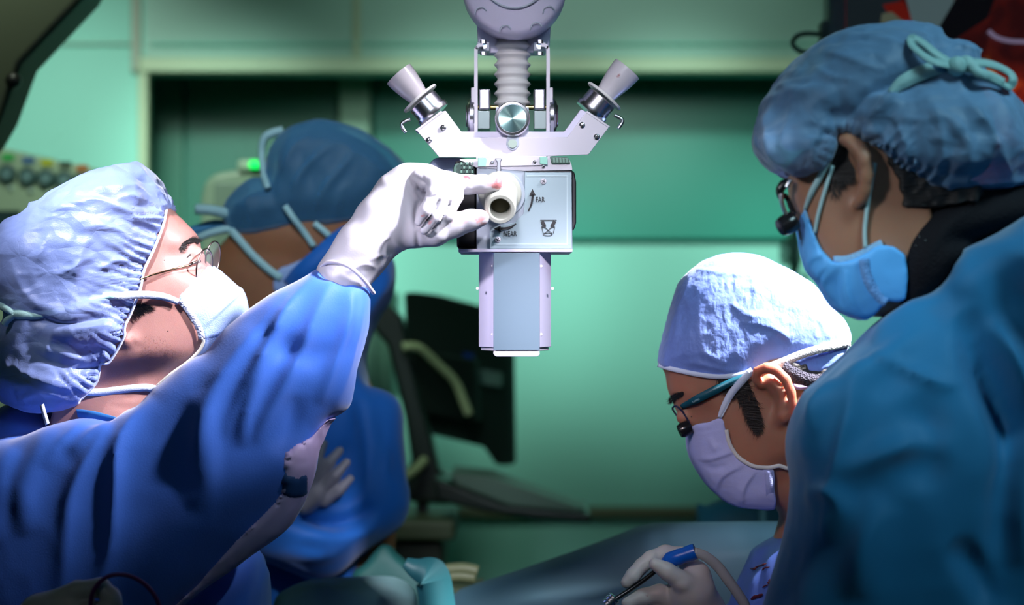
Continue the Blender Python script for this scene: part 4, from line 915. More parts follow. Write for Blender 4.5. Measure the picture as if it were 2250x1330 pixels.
FA = [([(735,600),(700,680),(650,800),(590,910),(560,975)], 14, 0.010, V_), ([(775,600),(765,700),(735,800),(700,890)], 12, 0.009, V_), ([(690,600),(630,690),(580,800),(540,920),(532,985)], 14, 0.010, V_), ([(655,640),(600,740),(540,850),(490,960)], 10, 0.006, V_), ([(800,650),(785,740),(760,830),(735,900)], 9, 0.005, V_),
 ([(630,640),(560,740),(480,850),(440,960),(420,1070)], 28, 0.012, V_), ([(335,875),(285,930),(257,990),(250,1100),(238,1220),(190,1340)], 18, 0.010, V_),
 ([(262,905),(210,980),(170,1050),(148,1130),(135,1340)], 18, 0.009, V_), ([(440,860),(450,960),(455,1060),(415,1110)], 22, 0.007), ([(120,940),(85,1000),(50,1080),(55,1180)], 20, 0.007), ([(190,925),(140,970),(95,1030)], 14, 0.006, V_),
 ([(560,690),(610,760),(700,780),(790,740)], 26, -0.006), ([(700,980),(600,1030),(480,1100),(360,1230),(300,1330)], 44, 0.014), ([(30,985),(0,1050),(-20,1200)], 20, 0.007), ([(650,870),(640,940),(600,1000)], 18, -0.005), ([(245,935),(200,955),(150,1000)], 10, 0.006, V_), ([(697,600),(740,606),(790,640)], 10, -0.006)]
gownA = build('gown', f, g, M_GA, ra, fl=FA, noise=(('noise', 7, 0.003, 5), ('ridge', 9, 0.0015, 2)))
# collar of the gown at the nape, and hanging tape
M_GA2 = mat('gown_edge', (0.04, 0.22, 0.58), 0.6)
ribbon('gown_collar', [P(150, 906, 2.265), P(200, 912, 2.24), P(240, 922, 2.22), P(262, 930, 2.20)], 0.009, M_GA2, gownA, th=0.003)
ribbon('gown_tape', [P(92, 890, 2.22), P(98, 912, 2.21), P(104, 932, 2.20)], 0.005, M_STRAP, gownA)
# pale lining band along the under edge of the sleeve
lin = [(748,915),(730,930),(710,975),(702,985),(690,1040),(683,1066),(640,1150),(575,1205),(500,1262),(400,1335),(380,1350),(376,1338),(430,1288),(520,1190),(582,1130),(622,1082),(632,1002),(682,962),(705,935),(722,920)]
g = Grid((-0.40, 2.08, 1.10), (-0.17, 2.25, 1.41), 0.003)
gl_ = g.shell(sleeveA, 0.0042, sleeveA.fpoly(lin, 2), 0.0015); gl_ = smax(gl_, (g.gy-YS)+0*gl_, 0.001)
build('gown_lining', gl_, g, mat('gown_lining_pink', (0.62, 0.48, 0.80), 0.55, bumps=(('ridge', 30, 0.003),)), gownA, fl=[f_ for f_ in FA], noise=(('noise', 7, 0.003, 5), ('ridge', 9, 0.0015, 2)))
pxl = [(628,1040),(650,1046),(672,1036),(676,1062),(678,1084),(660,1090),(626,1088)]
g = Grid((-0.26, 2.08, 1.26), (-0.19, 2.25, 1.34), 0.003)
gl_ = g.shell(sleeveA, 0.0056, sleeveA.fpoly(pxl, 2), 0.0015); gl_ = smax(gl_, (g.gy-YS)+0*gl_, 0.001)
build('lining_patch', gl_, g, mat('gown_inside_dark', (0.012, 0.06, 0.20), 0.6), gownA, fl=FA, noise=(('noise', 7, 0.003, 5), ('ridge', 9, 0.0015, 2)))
# glove on the raised hand
YH = 2.185
M_GLOVE = mat('latex_glove', (0.52, 0.52, 0.57), 0.42, bumps=(('ridge', 26, 0.0016), ('noise', 500, 0.0001)), sss=0.12, sss_col=(1, 0.6, 0.5), origin=oa,
   spots=[(P(*q[:2], q[2]), q[3], q[4]) for q in ((1097,404,YH-0.012,0.0085,(0.45,0.10,0.10)),(1024,388,YH-0.010,0.0051,(0.55,0.03,0.05)),(1010,400,YH-0.013,0.0085,(0.66,0.36,0.36)),(1075,397,YH-0.011,0.0068,(0.6,0.3,0.3)),(1058,474,YH-0.014,0.0102,(0.58,0.26,0.26)),(1010,482,YH-0.014,0.0102,(0.62,0.42,0.42)),(930,478,YH-0.048,0.0037,(0.5,0.12,0.12)),(944,492,YH-0.040,0.0050,(0.50,0.22,0.24)),(960,505,YH-0.034,0.0051,(0.6,0.25,0.25)),(972,474,YH-0.038,0.0051,(0.6,0.25,0.25)))])
g = Grid(tuple(P(690, 660, YH)-Vector((0, 0.06, 0))), tuple(P(1130, 345, YH)+Vector((0, 0.06, 0))), 0.0014)
C_ = lambda n, k=0.002: g.chain(n, k)
f = C_([(752,612,YH+0.002,60),(800,545,YH,60),(845,486,YH,58)], 0.01)            # forearm
palm = smin(C_([(842,482,YH+0.002,58),(880,430,YH+0.008,54),(905,405,YH+0.008,44)], 0.01), C_([(858,500,YH+0.002,56),(890,492,YH+0.004,50),(925,500,YH+0.002,40)], 0.01), 0.012)
f = smin(f, palm, 0.012)
f = smin(f, C_([(896,398,YH+0.004,38),(935,396,YH+0.002,34),(985,405,YH,26),(1030,406,YH-0.001,20),(1062,405,YH-0.002,18.5),(1090,404,YH-0.003,16)], 0.006), 0.008)   # index
f = smin(f, C_([(915,505,YH-0.004,38),(955,508,YH-0.006,31),(1000,494,YH-0.006,26),(1035,484,YH-0.007,22),(1056,479,YH-0.008,19)], 0.006), 0.007)  # thumb
kk = 0.0003
def finger(nodes, kj): 
    global f
    f = smin(f, g.chain(nodes, 0.003), kj)
finger([(965,398,YH-0.006,24),(1001,410,YH-0.014,18),(1003,432,YH-0.019,14.5),(984,474,YH-0.022,13.5),(957,508,YH-0.020,9)], kk)     # little
finger([(950,398,YH-0.012,25),(982,408,YH-0.023,19),(979,432,YH-0.029,15),(957,476,YH-0.032,14),(932,506,YH-0.029,10)], kk)     # ring
finger([(928,395,YH-0.014,27),(957,405,YH-0.031,21),(954,428,YH-0.038,16),(936,462,YH-0.041,15),(919,489,YH-0.037,10)], kk)     # middle
cuffp = [(700,588),(722,572),(748,566),(778,580),(806,606),(822,640)]
FG = [([(968,402),(968,432),(948,472),(926,498)], 1.8, -0.0022), ([(992,404),(992,434),(972,476),(945,508)], 1.8, -0.0022), ([(905,395),(915,415),(926,432),(930,445)], 4, -0.0035), ([(905,385),(928,400),(940,412)], 3, -0.002), ([(928,380),(930,405),(934,428),(950,420),(965,408)], 3, -0.0025), ([(935,436),(955,432),(972,425)], 3, -0.002),
 ([(922,440),(915,470),(914,505)], 5, -0.004), ([(915,500),(918,530),(922,545)], 4, -0.002), ([(820,560),(840,530),(860,520)], 4, 0.002, V_), ([(810,575),(835,560),(860,565)], 4, 0.002, V_), ([(835,600),(845,570),(850,530)], 4, 0.0015, V_),
 ([(760,600),(800,580),(830,590)], 5, 0.002, V_), ([(860,520),(880,545),(900,550)], 4, 0.0012, V_), ([(1035,398),(1037,412)], 3, -0.001), ([(985,392),(988,415)], 3, -0.001)]
gloveA = build('surgical_glove', f, g, M_GLOVE, ra, fl=FG, rf=1, noise=(('noise', 60, 0.0005, 4),))
cz = [P(x, y, YH-0.030+0.004*abs(x-760)/60) for x, y in ((703,590),(730,578),(760,578),(790,598),(812,626),(820,642))]
ring = [P(703,590,YH), P(722,576,YH-0.026), P(760,582,YH-0.034), P(795,610,YH-0.028), P(821,644,YH), P(800,612,YH+0.028), P(760,586,YH+0.034), P(722,578,YH+0.026)]
tube('glove_cuff', ring, 0.0022, M_GLOVE, gloveA, closed=True)
# the lowered hand, blurred, at the bottom edge, with a purple loop
Y2 = 1.98
g = Grid(tuple(P(30, 1440, Y2)-Vector((0, 0.05, 0))), tuple(P(300, 1260, Y2)+Vector((0, 0.07, 0))), 0.003)
f = g.chain([(20,1420,Y2+0.02,50),(90,1350,Y2,42),(160,1335,Y2,40)], 0.01)
for n in ([(100,1330,Y2,26),(170,1298,Y2-0.005,22),(222,1290,Y2-0.012,20),(246,1312,Y2-0.015,20),(256,1350,Y2-0.012,18)], [(130,1350,Y2,24),(200,1340,Y2-0.012,20),(236,1345,Y2-0.02,18),(240,1375,Y2-0.016,16)],
          [(120,1370,Y2,22),(190,1370,Y2-0.01,18),(215,1385,Y2-0.014,16)], [(110,1390,Y2,20),(170,1395,Y2-0.006,16),(190,1408,Y2-0.01,14)], [(70,1380,Y2-0.01,26),(120,1400,Y2-0.025,20),(160,1398,Y2-0.03,17)]):
    f = smin(f, g.chain(n, 0.004), 0.003)
build('surgical_glove', f, g, M_GLOVE, ra)
g = Grid((P(-60,0,Y2).x, Y2-0.08, 1.02), (P(60,0,Y2).x+0.06, 2.20, 1.26), 0.01)
build('gown_sleeve', g.wchain([tuple(P(30,1415,Y2+0.02))+(0.034,), tuple(P(-40,1480,2.12))+(0.06,)]), g, M_GA, ra)
tube('purple_vessel_loop', [P(x, y, Y2-0.03) for x, y in ((196,1345),(205,1300),(232,1270),(268,1263),(305,1275),(335,1302),(352,1340),(356,1400))], 0.0022, mat('purple_silicone', (0.12, 0.012, 0.16), 0.4), None,
     label='thin purple silicone loop held by the gloved fingers at the bottom left', cat='surgical loop', loc=P(232, 1345, Y2-0.03))
lower_body(ra, -0.60, YA0+0.02, 0.72, S_A)

# ------------------------------------------------------------------ B: assistant behind, arms folded
Y0 = 3.02
rb = root('surgical_assistant', (P(690, 0, Y0).x, Y0, 0), 'person with folded arms standing behind the raised arm, in a sheer blue cap', 'person')
S_B = skin('skin_tan', (0.36, 0.15, 0.07))
headB = [(704,262),(753,268),(798,285),(850,320),(880,352),(900,390),(885,440),(860,480),(840,520),(820,560),(780,590),(740,600),(700,700),(500,760),(430,640),(470,555),(500,520),(484,480),(488,448),(514,420),(549,392),(576,385),(583,360),(589,337),(608,302),(642,275)]
HB = Shell(headB, Y0, 0.085, h=0.004, mods=(([(500,560),(690,560),(700,720),(440,720)], -0.15, 0.02),))
g = Grid((P(420,0,Y0).x, Y0-0.13, 0.8), (P(900,0,Y0).x+0.02, Y0+0.13, 1.76), 0.0048, 1.42, 0.02)
fb = g.shell(HB, 0, HB.fpoly([(560,470),(700,440),(840,440),(850,480),(820,560),(780,600),(740,640),(720,760),(400,800),(430,640),(468,555),(500,515)], 3), 0.012)
fb = smin(fb, g.ell((P(640,0,Y0).x, Y0+0.01, 1.18), (0.16, 0.085, 0.30)), 0.06)
build('body', fb, g, S_B, rb)
g = Grid((P(470,0,Y0).x, Y0-0.12, 1.58), (P(900,0,Y0).x, Y0+0.12, 1.78), 0.0045)
build('hair', g.shell(HB, 0.0015, HB.fpoly([(620,310),(720,280),(830,330),(870,400),(830,470),(640,494),(540,508),(505,490),(520,440),(600,400)], 3), 0.006), g, M_HAIR, rb)
capB = [(704,262),(753,268),(798,285),(850,320),(882,352),(895,380),(860,440),(800,478),(722,494),(691,489),(642,494),(608,503),(556,515),(518,513),(493,496),(485,472),(493,444),(514,420),(549,392),(576,389),(583,370),(589,337),(608,302),(642,275)]
g = Grid((P(470,0,Y0).x-0.01, Y0-0.14, 1.56), (P(900,0,Y0).x+0.02, Y0+0.14, 1.80), 0.0036)
M_CAPB = mat('sheer_cap_cloth', (0.07, 0.27, 0.52), 0.55, bumps=(('ridge', 9, 0.008, (1.6, 1, 0.8)),), seethru=0.60, sheen=0.3)
capBo = build('bouffant_cap', g.shell(HB, 0.004, HB.fpoly(capB, 3), 0.006, puff=(0.012, 0.04)), g, M_CAPB, rb, fl=[([(640,450),(650,400),(690,350),(740,310)], 7, 0.007, V_), ([(690,480),(710,420),(760,360),(780,330)], 7, 0.007, V_), ([(590,400),(600,440),(620,480)], 10, -0.006), ([(740,480),(745,440),(760,400)], 5, 0.004, V_), ([(560,400),(545,450),(560,500)], 6, 0.005, V_), ([(600,420),(640,330),(700,280)], 6, 0.004, V_), ([(500,450),(530,450),(560,430)], 6, 0.004)], noise=(('ridge', 16, 0.002, 6),))
maskB = [(604,607),(612,590),(640,580),(690,560),(740,560),(760,620),(700,660),(640,650),(600,640)]
g = Grid((P(590,0,Y0).x, Y0-0.13, 1.48), (P(780,0,Y0).x, Y0+0.05, 1.60), 0.004)
mb = build('face_mask', g.shell(HB, 0.004, HB.fpoly(maskB, 2), 0.003), g, M_MASK, rb)
M_STB = mat('blue_white_tie', (0.40, 0.66, 0.70), 0.6)
ribbon('mask_strap', [HB.front(x, y, 0.006) for x, y in ((502,500),(520,520),(555,560),(590,592),(618,612))], 0.011, M_STB, mb, th=0.002)
ribbon('mask_strap', [HB.front(x, y, o) for x, y, o in ((626,452,0.018),(645,480,0.016),(668,510,0.008),(690,542,0.006))], 0.009, M_STB, mb, th=0.002)
ribbon('mask_strap', [HB.front(x, y, 0.007) for x, y in ((690,490),(705,502),(724,518))], 0.009, M_STB, mb, th=0.002)
tube('cap_tie', [HB.front(588,412,0.018), P(580,385,Y0-0.05), P(575,340,Y0-0.02), P(580,305,Y0-0.02), P(600,292,Y0-0.02), P(622,286,Y0-0.02)], 0.006, M_STB, capBo, rs=[0.8, 0.9, 0.8, 1, 1.1, 1.1])
tube('cap_tie', [P(500,470,Y0-0.05), P(465,462,Y0-0.06), P(430,460,Y0-0.06)], 0.008, M_STB, capBo)
tube('cap_tie', [P(505,503,Y0-0.05), P(470,510,Y0-0.06), P(435,524,Y0-0.06), P(400,548,Y0-0.05)], 0.006, M_STB, capBo)
tube('cap_tie', [P(500,498,Y0-0.03), P(470,496,Y0-0.03), P(436,506,Y0-0.03), P(420,512,Y0-0.03)], 0.009, mat('blue_tie', (0.05, 0.25, 0.5), 0.6), capBo)
M_GB = gown_mat('royal_gown', (0.006, 0.14, 0.56), (0.005, 0.12, 0.50))
gownB_ol = [(781,486),(732,506),(687,545),(655,570),(642,579),(621,607),(612,632),(556,640),(500,665),(400,760),(350,1000),(380,1300),(420,1700),(430,2700),(860,2700),(830,1700),(800,1262),(820,1225),(845,1150),(857,1110),(858,1060),(850,990),(838,920),(812,850),(800,780),(829,700),(858,655),(863,590),(850,560),(815,520)]
GB = Shell(gownB_ol, Y0+0.01, 0.14, h=0.008)
g = Grid((P(340,0,Y0).x, Y0-0.215, 0.36), (P(870,0,Y0).x+0.04, Y0+0.17, 1.64), 0.0065, 1.02, 0.022)
f = g.shell(GB, 0, GB.poly, 0.004)
f = smax(f, -g.wchain([tuple(P(640,560,Y0-0.10))+(0.045,), tuple(P(560,600,Y0-0.09))+(0.06,), tuple(P(500,620,Y0-0.09))+(0.06,)]), 0.01)
f = smin(f, g.wchain([tuple(P(815,920,Y0-0.05))+(0.045,), tuple(P(818,1100,Y0-0.09))+(0.055,), tuple(P(700,1190,Y0-0.13))+(0.052,), tuple(P(600,1160,Y0-0.13))+(0.045,)]), 0.02)
f = smin(f, g.wchain([tuple(P(560,960,Y0-0.06))+(0.045,), tuple(P(600,1090,Y0-0.12))+(0.045,), tuple(P(690,1120,Y0-0.135))+(0.036,)]), 0.012)
gownBo = build('gown', f, g, M_GB, rb, fl=[([(760,800),(800,900),(810,1000),(800,1100)], 14, 0.010), ([(620,1125),(700,1150),(770,1145),(830,1110)], 12, -0.020), ([(600,1150),(690,1178),(780,1172),(840,1140)], 16, 0.014), ([(620,960),(640,1040),(665,1080)], 14, 0.010), ([(820,990),(850,1010),(840,1060)], 8, 0.006), ([(860,600),(830,640),(800,700)], 9, 0.008, V_), ([(700,560),(750,540),(800,560)], 8, 0.006), ([(640,600),(700,580),(760,600)], 9, -0.006), ([(620,1200),(700,1220),(780,1200)], 12, 0.008)], noise=(('noise', 6, 0.006, 8), ('ridge', 8, 0.004, 1)))
ribbon('gown_collar', [P(x, y, Y0-d) for x, y, d in ((800,500,0.07),(752,526,0.085),(708,564,0.10),(668,600,0.10),(640,634,0.085))], 0.032, M_GB, gownBo, th=0.003)
M_GL2 = mat('grey_glove', (0.22, 0.23, 0.28), 0.5)
YG = Y0-0.175
g = Grid(tuple(P(655,1140,YG)-Vector((0, 0.05, 0))), tuple(P(790,960,YG)+Vector((0, 0.05, 0))), 0.0035)
f = g.chain([(670,1110,YG,24),(695,1085,YG,28)], 0.01)
for n in ([(695,1058,YG,13),(722,1018,YG-0.004,12.5),(747,990,YG+0.002,10)], [(705,1080,YG-0.004,13),(736,1046,YG-0.010,12.5),(762,1016,YG-0.004,10)], [(712,1104,YG-0.002,13),(745,1078,YG-0.006,12),(770,1052,YG,9.5)], [(680,1080,YG-0.008,13),(695,1020,YG-0.008,11),(712,975,YG,9)]):
    f = smin(f, g.chain(n, 0.004), 0.0008)
build('surgical_glove', f, g, M_GL2, rb)
lower_body(rb, P(630,0,Y0).x, Y0+0.01, 0.74, S_B)

# ------------------------------------------------------------------ C: bowed surgeon in the tied cap
Y0 = 2.40
rc = root('surgeon', (P(1760, 0, Y0).x+0.02, Y0+0.02, 0), 'person bowed over the field in a bright white-blue tied cap, mask and dark loupe glasses', 'person')
oc = OFF[rc.name]
S_C = skin('skin_warm', (0.42, 0.19, 0.12), origin=oc); S_C.node_tree.nodes['Principled BSDF'].inputs['Subsurface Weight'].default_value = 0.8; S_C.node_tree.nodes['Principled BSDF'].inputs['Subsurface Scale'].default_value = 0.014; S_C.node_tree.nodes['Principled BSDF'].inputs['Subsurface Radius'].default_value = (1.0, 0.18, 0.08)
headC = [(1448,806),(1457,743),(1474,679),(1491,624),(1530,584),(1574,562),(1623,556),(1678,565),(1747,599),(1797,632),(1828,674),(1857,703),(1871,738),(1880,800),(1900,900),(1900,1120),(1742,1135),(1690,1110),(1620,1112),(1580,1090),(1552,1060),(1524,1010),(1516,975),(1500,940),(1484,905),(1474,880),(1465,857),(1459,820)]
HC = Shell(headC, Y0, 0.086, mods=(([(1480,888),(1520,880),(1545,905),(1510,930),(1486,910)], -0.18, 0.012), ([(1650,1050),(1760,1000),(1920,980),(1920,1200),(1650,1200)], -0.35, 0.02), ([(1465,855),(1500,850),(1520,872),(1480,880)], 0.10, 0.008)))
g = Grid((P(1430,0,Y0).x, Y0-0.13, 0.8), (P(1900,0,Y0).x+0.03, Y0+0.13, 1.58), 0.0030, 1.22, 0.016)
clipC = HC.fpoly([(1500,760),(1458,800),(1459,820),(1465,857),(1474,880),(1484,905),(1500,940),(1516,975),(1524,1010),(1552,1060),(1580,1090),(1620,1110),(1690,1112),(1742,1135),(1900,1180),(1890,900),(1830,780),(1700,700),(1560,700)], 3)
fb = g.shell(HC, 0, clipC, 0.008)
fb = smin(fb, g.wchain([tuple(P(1790,930,Y0))+(0.06,), tuple(P(1860,1080,Y0+0.03))+(0.07,), (P(1830,0,Y0).x, Y0+0.04, 1.05, 0.11)]), 0.03)
ye = HC.front(1700, 860).y
helix = [(1672,846,-0.004,11),(1660,834,-0.008,10),(1664,816,-0.012,11),(1684,808,-0.016,12),(1706,814,-0.019,12),(1726,834,-0.020,12),(1738,860,-0.020,11),(1742,886,-0.018,10),(1736,906,-0.014,10),(1724,920,-0.010,12)]
bowl = [(1690,838,-0.003,16),(1712,860,-0.005,16),(1722,886,-0.005,14),(1720,908,-0.006,12)]
fe = ear(g, ye, helix, 0, bowl, [(1722,915,-0.009,14),(1714,922,-0.004,11)])
fb = smin(fb, fe, 0.003)
fb = smax(fb, -g.chain([(1692,852,ye-0.012,8),(1702,870,ye-0.010,8),(1704,884,ye-0.008,7)], 0.002), 0.002)
fb = smax(fb, -g.chain([(1680,824,ye-0.020,4),(1700,828,ye-0.025,5),(1718,848,ye-0.026,5),(1724,874,ye-0.024,5)], 0.001), 0.002)
p = HC.front(1512, 917); fb = smin(fb, g.ell((p.x-0.001, p.y+0.008, p.z), (0.013, 0.013, 0.011)), 0.004)
fb = smin(fb, g.ell(tuple(HC.front(1716, 950)+Vector((0, 0.008, 0))), (0.014, 0.012, 0.030)), 0.012)
build('body', fb, g, S_C, rc, fl=[([(1502,922),(1518,914),(1536,906)], 2.5, -0.0016), ([(1508,908),(1522,904),(1538,900)], 2.5, -0.0014), ([(1520,940),(1545,925),(1560,922)], 3, -0.001)])
strands('eyebrow', HC, scatter([(1474,888),(1470,876),(1482,864),(1500,860),(1506,866),(1488,876)], 260, (-0.6, 0.6), 9, 0.3), 0.0003, rc, off=0.0008)
strands('eyelashes', HC, [((1504+i*0.8, 922-i*0.35), (1494+i*0.9, 930-i*0.2)) for i in range(22)], 0.0003, rc, off=0.0012)
sb = [(1600,838),(1640,840),(1655,862),(1668,900),(1675,930),(1668,952),(1655,945),(1640,920),(1630,890),(1612,860)]
strands('sideburn_hair', HC, scatter(sb, 1500, (0.30, 1), 17, 0.35), 0.00028, rc, off=0.0010)
strands('temple_hair', HC, scatter([(1575,832),(1640,830),(1645,850),(1605,872),(1585,856)], 900, (0.4, 1), 16, 0.35), 0.0003, rc, off=0.0020)
hairpatch('nape_hair', HC, [(1720,800),(1800,800),(1830,830),(1790,880),(1755,850)], 0.003, rc, ns=0.0015)
capC = [(1445,800),(1448,772),(1457,743),(1474,679),(1491,624),(1530,584),(1574,562),(1623,556),(1678,565),(1747,599),(1797,632),(1828,674),(1857,703),(1871,738),(1866,765),(1840,800),(1800,818),(1760,812),(1720,790),(1690,795),(1655,815),(1638,824),(1588,833),(1539,828),(1489,817)]
M_CAPC = mat('tied_cap_cloth', (0.17, 0.27, 0.68), 0.5, bumps=(('ridge', 45, 0.0012, (1, 1, 0.6)), ('crumple', 120, 0.0006, (1, 1, 0.5)), ('noise', 260, 0.0004)), sheen=0.2)
g = Grid((P(1430,0,Y0).x, Y0-0.13, 1.40), (P(1885,0,Y0).x, Y0+0.13, 1.575), 0.0022)
f = g.shell(HC, 0.003, HC.fpoly(capC, 3), 0.004, puff=(0.006, 0.03))
FC = [([(1480,800),(1540,800),(1600,815),(1645,812)], 5, 0.0022, V_), ([(1545,770),(1570,790),(1610,805)], 5, 0.002, V_), ([(1620,710),(1680,720),(1720,740),(1738,765)], 7, 0.0035, 'step'), ([(1530,590),(1580,600),(1650,605)], 4, 0.0018, V_),
 ([(1500,640),(1490,700),(1480,770)], 6, 0.0015), ([(1600,660),(1640,690),(1700,705)], 5, 0.002, V_), ([(1790,640),(1800,700),(1830,750)], 5, 0.002, V_), ([(1720,780),(1770,770),(1850,740)], 8, -0.003), ([(1645,590),(1660,640),(1650,690)], 5, 0.0015)]
capCo = build('tied_cap', f, g, M_CAPC, rc, fl=FC, noise=(('ridge', 35, 0.0009, 2), ('ridge', 90, 0.0004, 5)))
ribbon('cap_edge', [HC.front(x, y, 0.0045) for x, y in ((1446,802),(1465,808),(1489,814),(1539,824),(1588,828),(1638,820),(1652,812))], 0.0055, M_STRAP, capCo)
ribbon('cap_edge', [HC.front(x, y, 0.006) for x, y in ((1740,846),(1756,852),(1785,848),(1810,836))], 0.006, mat('mauve_band', (0.35, 0.30, 0.55), 0.6), capCo)
ribbon('head_cushion', [HC.front(x, y, 0.012) for x, y in ((1718,806),(1740,820),(1765,832),(1800,838),(1830,830))], 0.016, mat('dark_terry', (0.03, 0.028, 0.05), 0.8, bumps=(('voronoi', 500, 0.0015),)), capCo, th=0.005)
maskC = [(1524,934),(1560,926),(1586,916),(1594,940),(1600,966),(1611,990),(1625,1007),(1642,1018),(1660,1026),(1700,1033),(1702,1075),(1703,1120),(1660,1119),(1632,1117),(1598,1106),(1572,1086),(1549,1062),(1532,1035),(1518,1006),(1511,975),(1507,950)]
HCm = Shell([(1507,945),(1510,975),(1516,1008),(1532,1037),(1549,1062),(1572,1086),(1598,1106),(1632,1118),(1704,1122),(1800,1122),(1900,1000),(1871,738),(1747,599),(1623,556),(1530,584),(1457,743),(1465,857),(1484,905)], Y0, 0.082)
g = Grid((P(1490,0,Y0).x, Y0-0.13, 1.24), (P(1715,0,Y0).x+0.02, Y0+0.13, 1.40), 0.0021)
f = g.shell(HCm, 0.003, HCm.fpoly(maskC, 2), 0.0018)
maskCo = build('face_mask', f, g, mat('mask_cloth_lilac', (0.46, 0.50, 0.86), 0.6, bumps=(('noise', 400, 0.0003), ('ridge', 18, 0.002))), rc, fl=[([(1530,1012),(1560,1012),(1600,1000),(1620,990)], 4, 0.0035, 'step'), ([(1575,1086),(1590,1050),(1640,1022)], 5, 0.0035, 'step'), ([(1632,1110),(1640,1070),(1665,1034)], 5, 0.004, 'step'), ([(1520,950),(1555,946),(1590,936)], 2, -0.0008), ([(1560,960),(1570,985),(1580,975)], 5, 0.002), ([(1545,1020),(1570,1030),(1600,1020)], 6, -0.002)], noise=(('ridge', 35, 0.0006, 3),))
ribbon('mask_edge', [HC.front(x, y, o) for x, y, o in ((1596,945,0.005),(1603,975,0.005),(1620,1002,0.005),(1642,1018,0.005),(1662,1026,0.005),(1690,1028,0.004),(1712,1024,0.004),(1730,1029,0.004),(1744,1020,0.004))], 0.0045, mat('mask_edge_white', (0.68, 0.68, 0.68), 0.6), maskCo)
ribbon('mask_seam', [HCm.front(x, y, 0.0045) for x, y in ((1688,1034),(1691,1075),(1693,1118))], 0.009, mat('mask_band_lilac', (0.40, 0.45, 0.82), 0.8, bumps=(('voronoi', 700, 0.0003),)), maskCo)
ribbon('mask_strap', [HC.front(x, y, o) for x, y, o in ((1581,918,0.004),(1590,896,0.004),(1606,866,0.005),(1628,840,0.008),(1650,816,0.010))], 0.0085, M_STRAP, maskCo, widths=[0.6, 0.9, 1, 1, 1])
ribbon('mask_strap', [HC.front(x, y, o) for x, y, o in ((1690,808,0.014),(1720,796,0.014),(1770,776,0.014),(1820,763,0.013),(1868,752,0.010))], 0.0100, mat('white_strap', (0.78, 0.78, 0.82), 0.6, bumps=(('voronoi', 500, 0.0008),)), maskCo)
M_TMPL = mat('teal_frame', (0.008, 0.09, 0.13), 0.35)
tp = [HC.front(x, y, 0.006) for x, y in ((1648,822),(1610,838),(1570,858),(1530,878),(1497,895))]
gc = ribbon('loupe_glasses', tp, 0.0085, M_TMPL, rc, th=0.0018, widths=[0.5, 0.9, 1.2, 1.1, 0.7])
pz = HC.front(1497, 895, 0.006)
lr_ = [P(x, y, pz.y+dy) for x, y, dy in ((1486,893,0.0),(1499,904,-0.001),(1512,925,-0.002),(1524,950,-0.002),(1526,956,0.0),(1515,950,0.012),(1500,930,0.014),(1483,908,0.012),(1478,897,0.006))]
tube('lens_rim', lr_, 0.0012, mat('navy_rim', (0.01, 0.012, 0.05), 0.3), gc, closed=True)
bm = bmesh.new(); vs = [bm.verts.new(p_) for p_ in lr_]; bm.faces.new(vs); link('lens', bm_mesh('lens', bm), M_LENS, gc).modifiers.new('t', 'SOLIDIFY').thickness = 0.001
lathe('magnifier', P(1516, 938, pz.y-0.002), (-0.80, -0.1, -0.36), [(0.0085, 0), (0.009, 0.003), (0.009, 0.010), (0.0075, 0.014), (0.0070, 0.0142), (0, 0.0135)], mat('black_gloss', (0.01, 0.01, 0.012), 0.2), gc, 32)
text('temple_text', 'T.MIYAZAKI', 1533, 879, 4.2, gc, mat('pale_print', (0.25, 0.42, 0.48), 0.5), Y=HC.front(1533, 879, 0.0085).y, squeeze=0.85, rot=math.radians(-27))
# gown C
gownC = [(1742,1160),(1700,1185),(1656,1209),(1642,1238),(1622,1276),(1600,1330),(1560,1500),(1550,2800),(2010,2800),(2020,1400),(1990,1140),(1930,1080),(1860,1080),(1800,1120)]
GC = Shell(gownC, Y0+0.03, 0.14, h=0.008)
g = Grid((P(1540,0,Y0).x, Y0-0.13, 0.36), (P(2030,0,Y0).x+0.01, Y0+0.19, 1.33), 0.005, 1.10, 0.02)
f = smin(g.shell(GC, 0, GC.poly, 0.004), g.wchain([tuple(P(1890,1150,Y0-0.05))+(0.055,), tuple(P(1760,1330,Y0-0.05))+(0.055,), (P(1600,1450,Y0).x, 2.30, 1.04, 0.05)]), 0.03)
BL = (0.10, 0.008, 0.012)
M_GC = mat('lilac_blue_gown', (0.09, 0.17, 0.55), 0.5, bumps=(('ridge', 7, 0.006), ('noise', 500, 0.0002)), origin=oc,
   spots=[(P(x, y, 2.285), r, BL) for x, y, r in ((1654,1248,0.0035),(1668,1243,0.0035),(1682,1239,0.003),(1678,1252,0.002),(1690,1282,0.0035),(1678,1291,0.002),(1660,1312,0.0045),(1672,1309,0.004),(1650,1317,0.0025))])
gownCo = build('gown', f, g, M_GC, rc, fl=[([(1740,1170),(1700,1230),(1690,1330)], 12, 0.007), ([(1660,1215),(1660,1270),(1640,1330)], 10, 0.006)], noise=(('noise', 8, 0.004, 3),))
for i, (pts_, r) in enumerate(((((1648,1250),(1656,1251),(1664,1246),(1676,1242),(1684,1238)), 0.0011), (((1674,1254),(1680,1249),(1692,1246)), 0.0007), (((1688,1284),(1691,1279),(1692,1273)), 0.0016), (((1675,1292),(1681,1288),(1688,1285)), 0.0007), (((1650,1318),(1660,1312),(1668,1310),(1676,1306)), 0.0017))):
    bs = ribbon('blood_smear', [surf(gownCo, x, y, 0.0006) for x, y in pts_], r*2.4, mat('dried_blood', (0.09, 0.006, 0.010), 0.4), gownCo, th=0.0006, widths=[0.5, 1.2, 0.8, 1.1, 0.3])
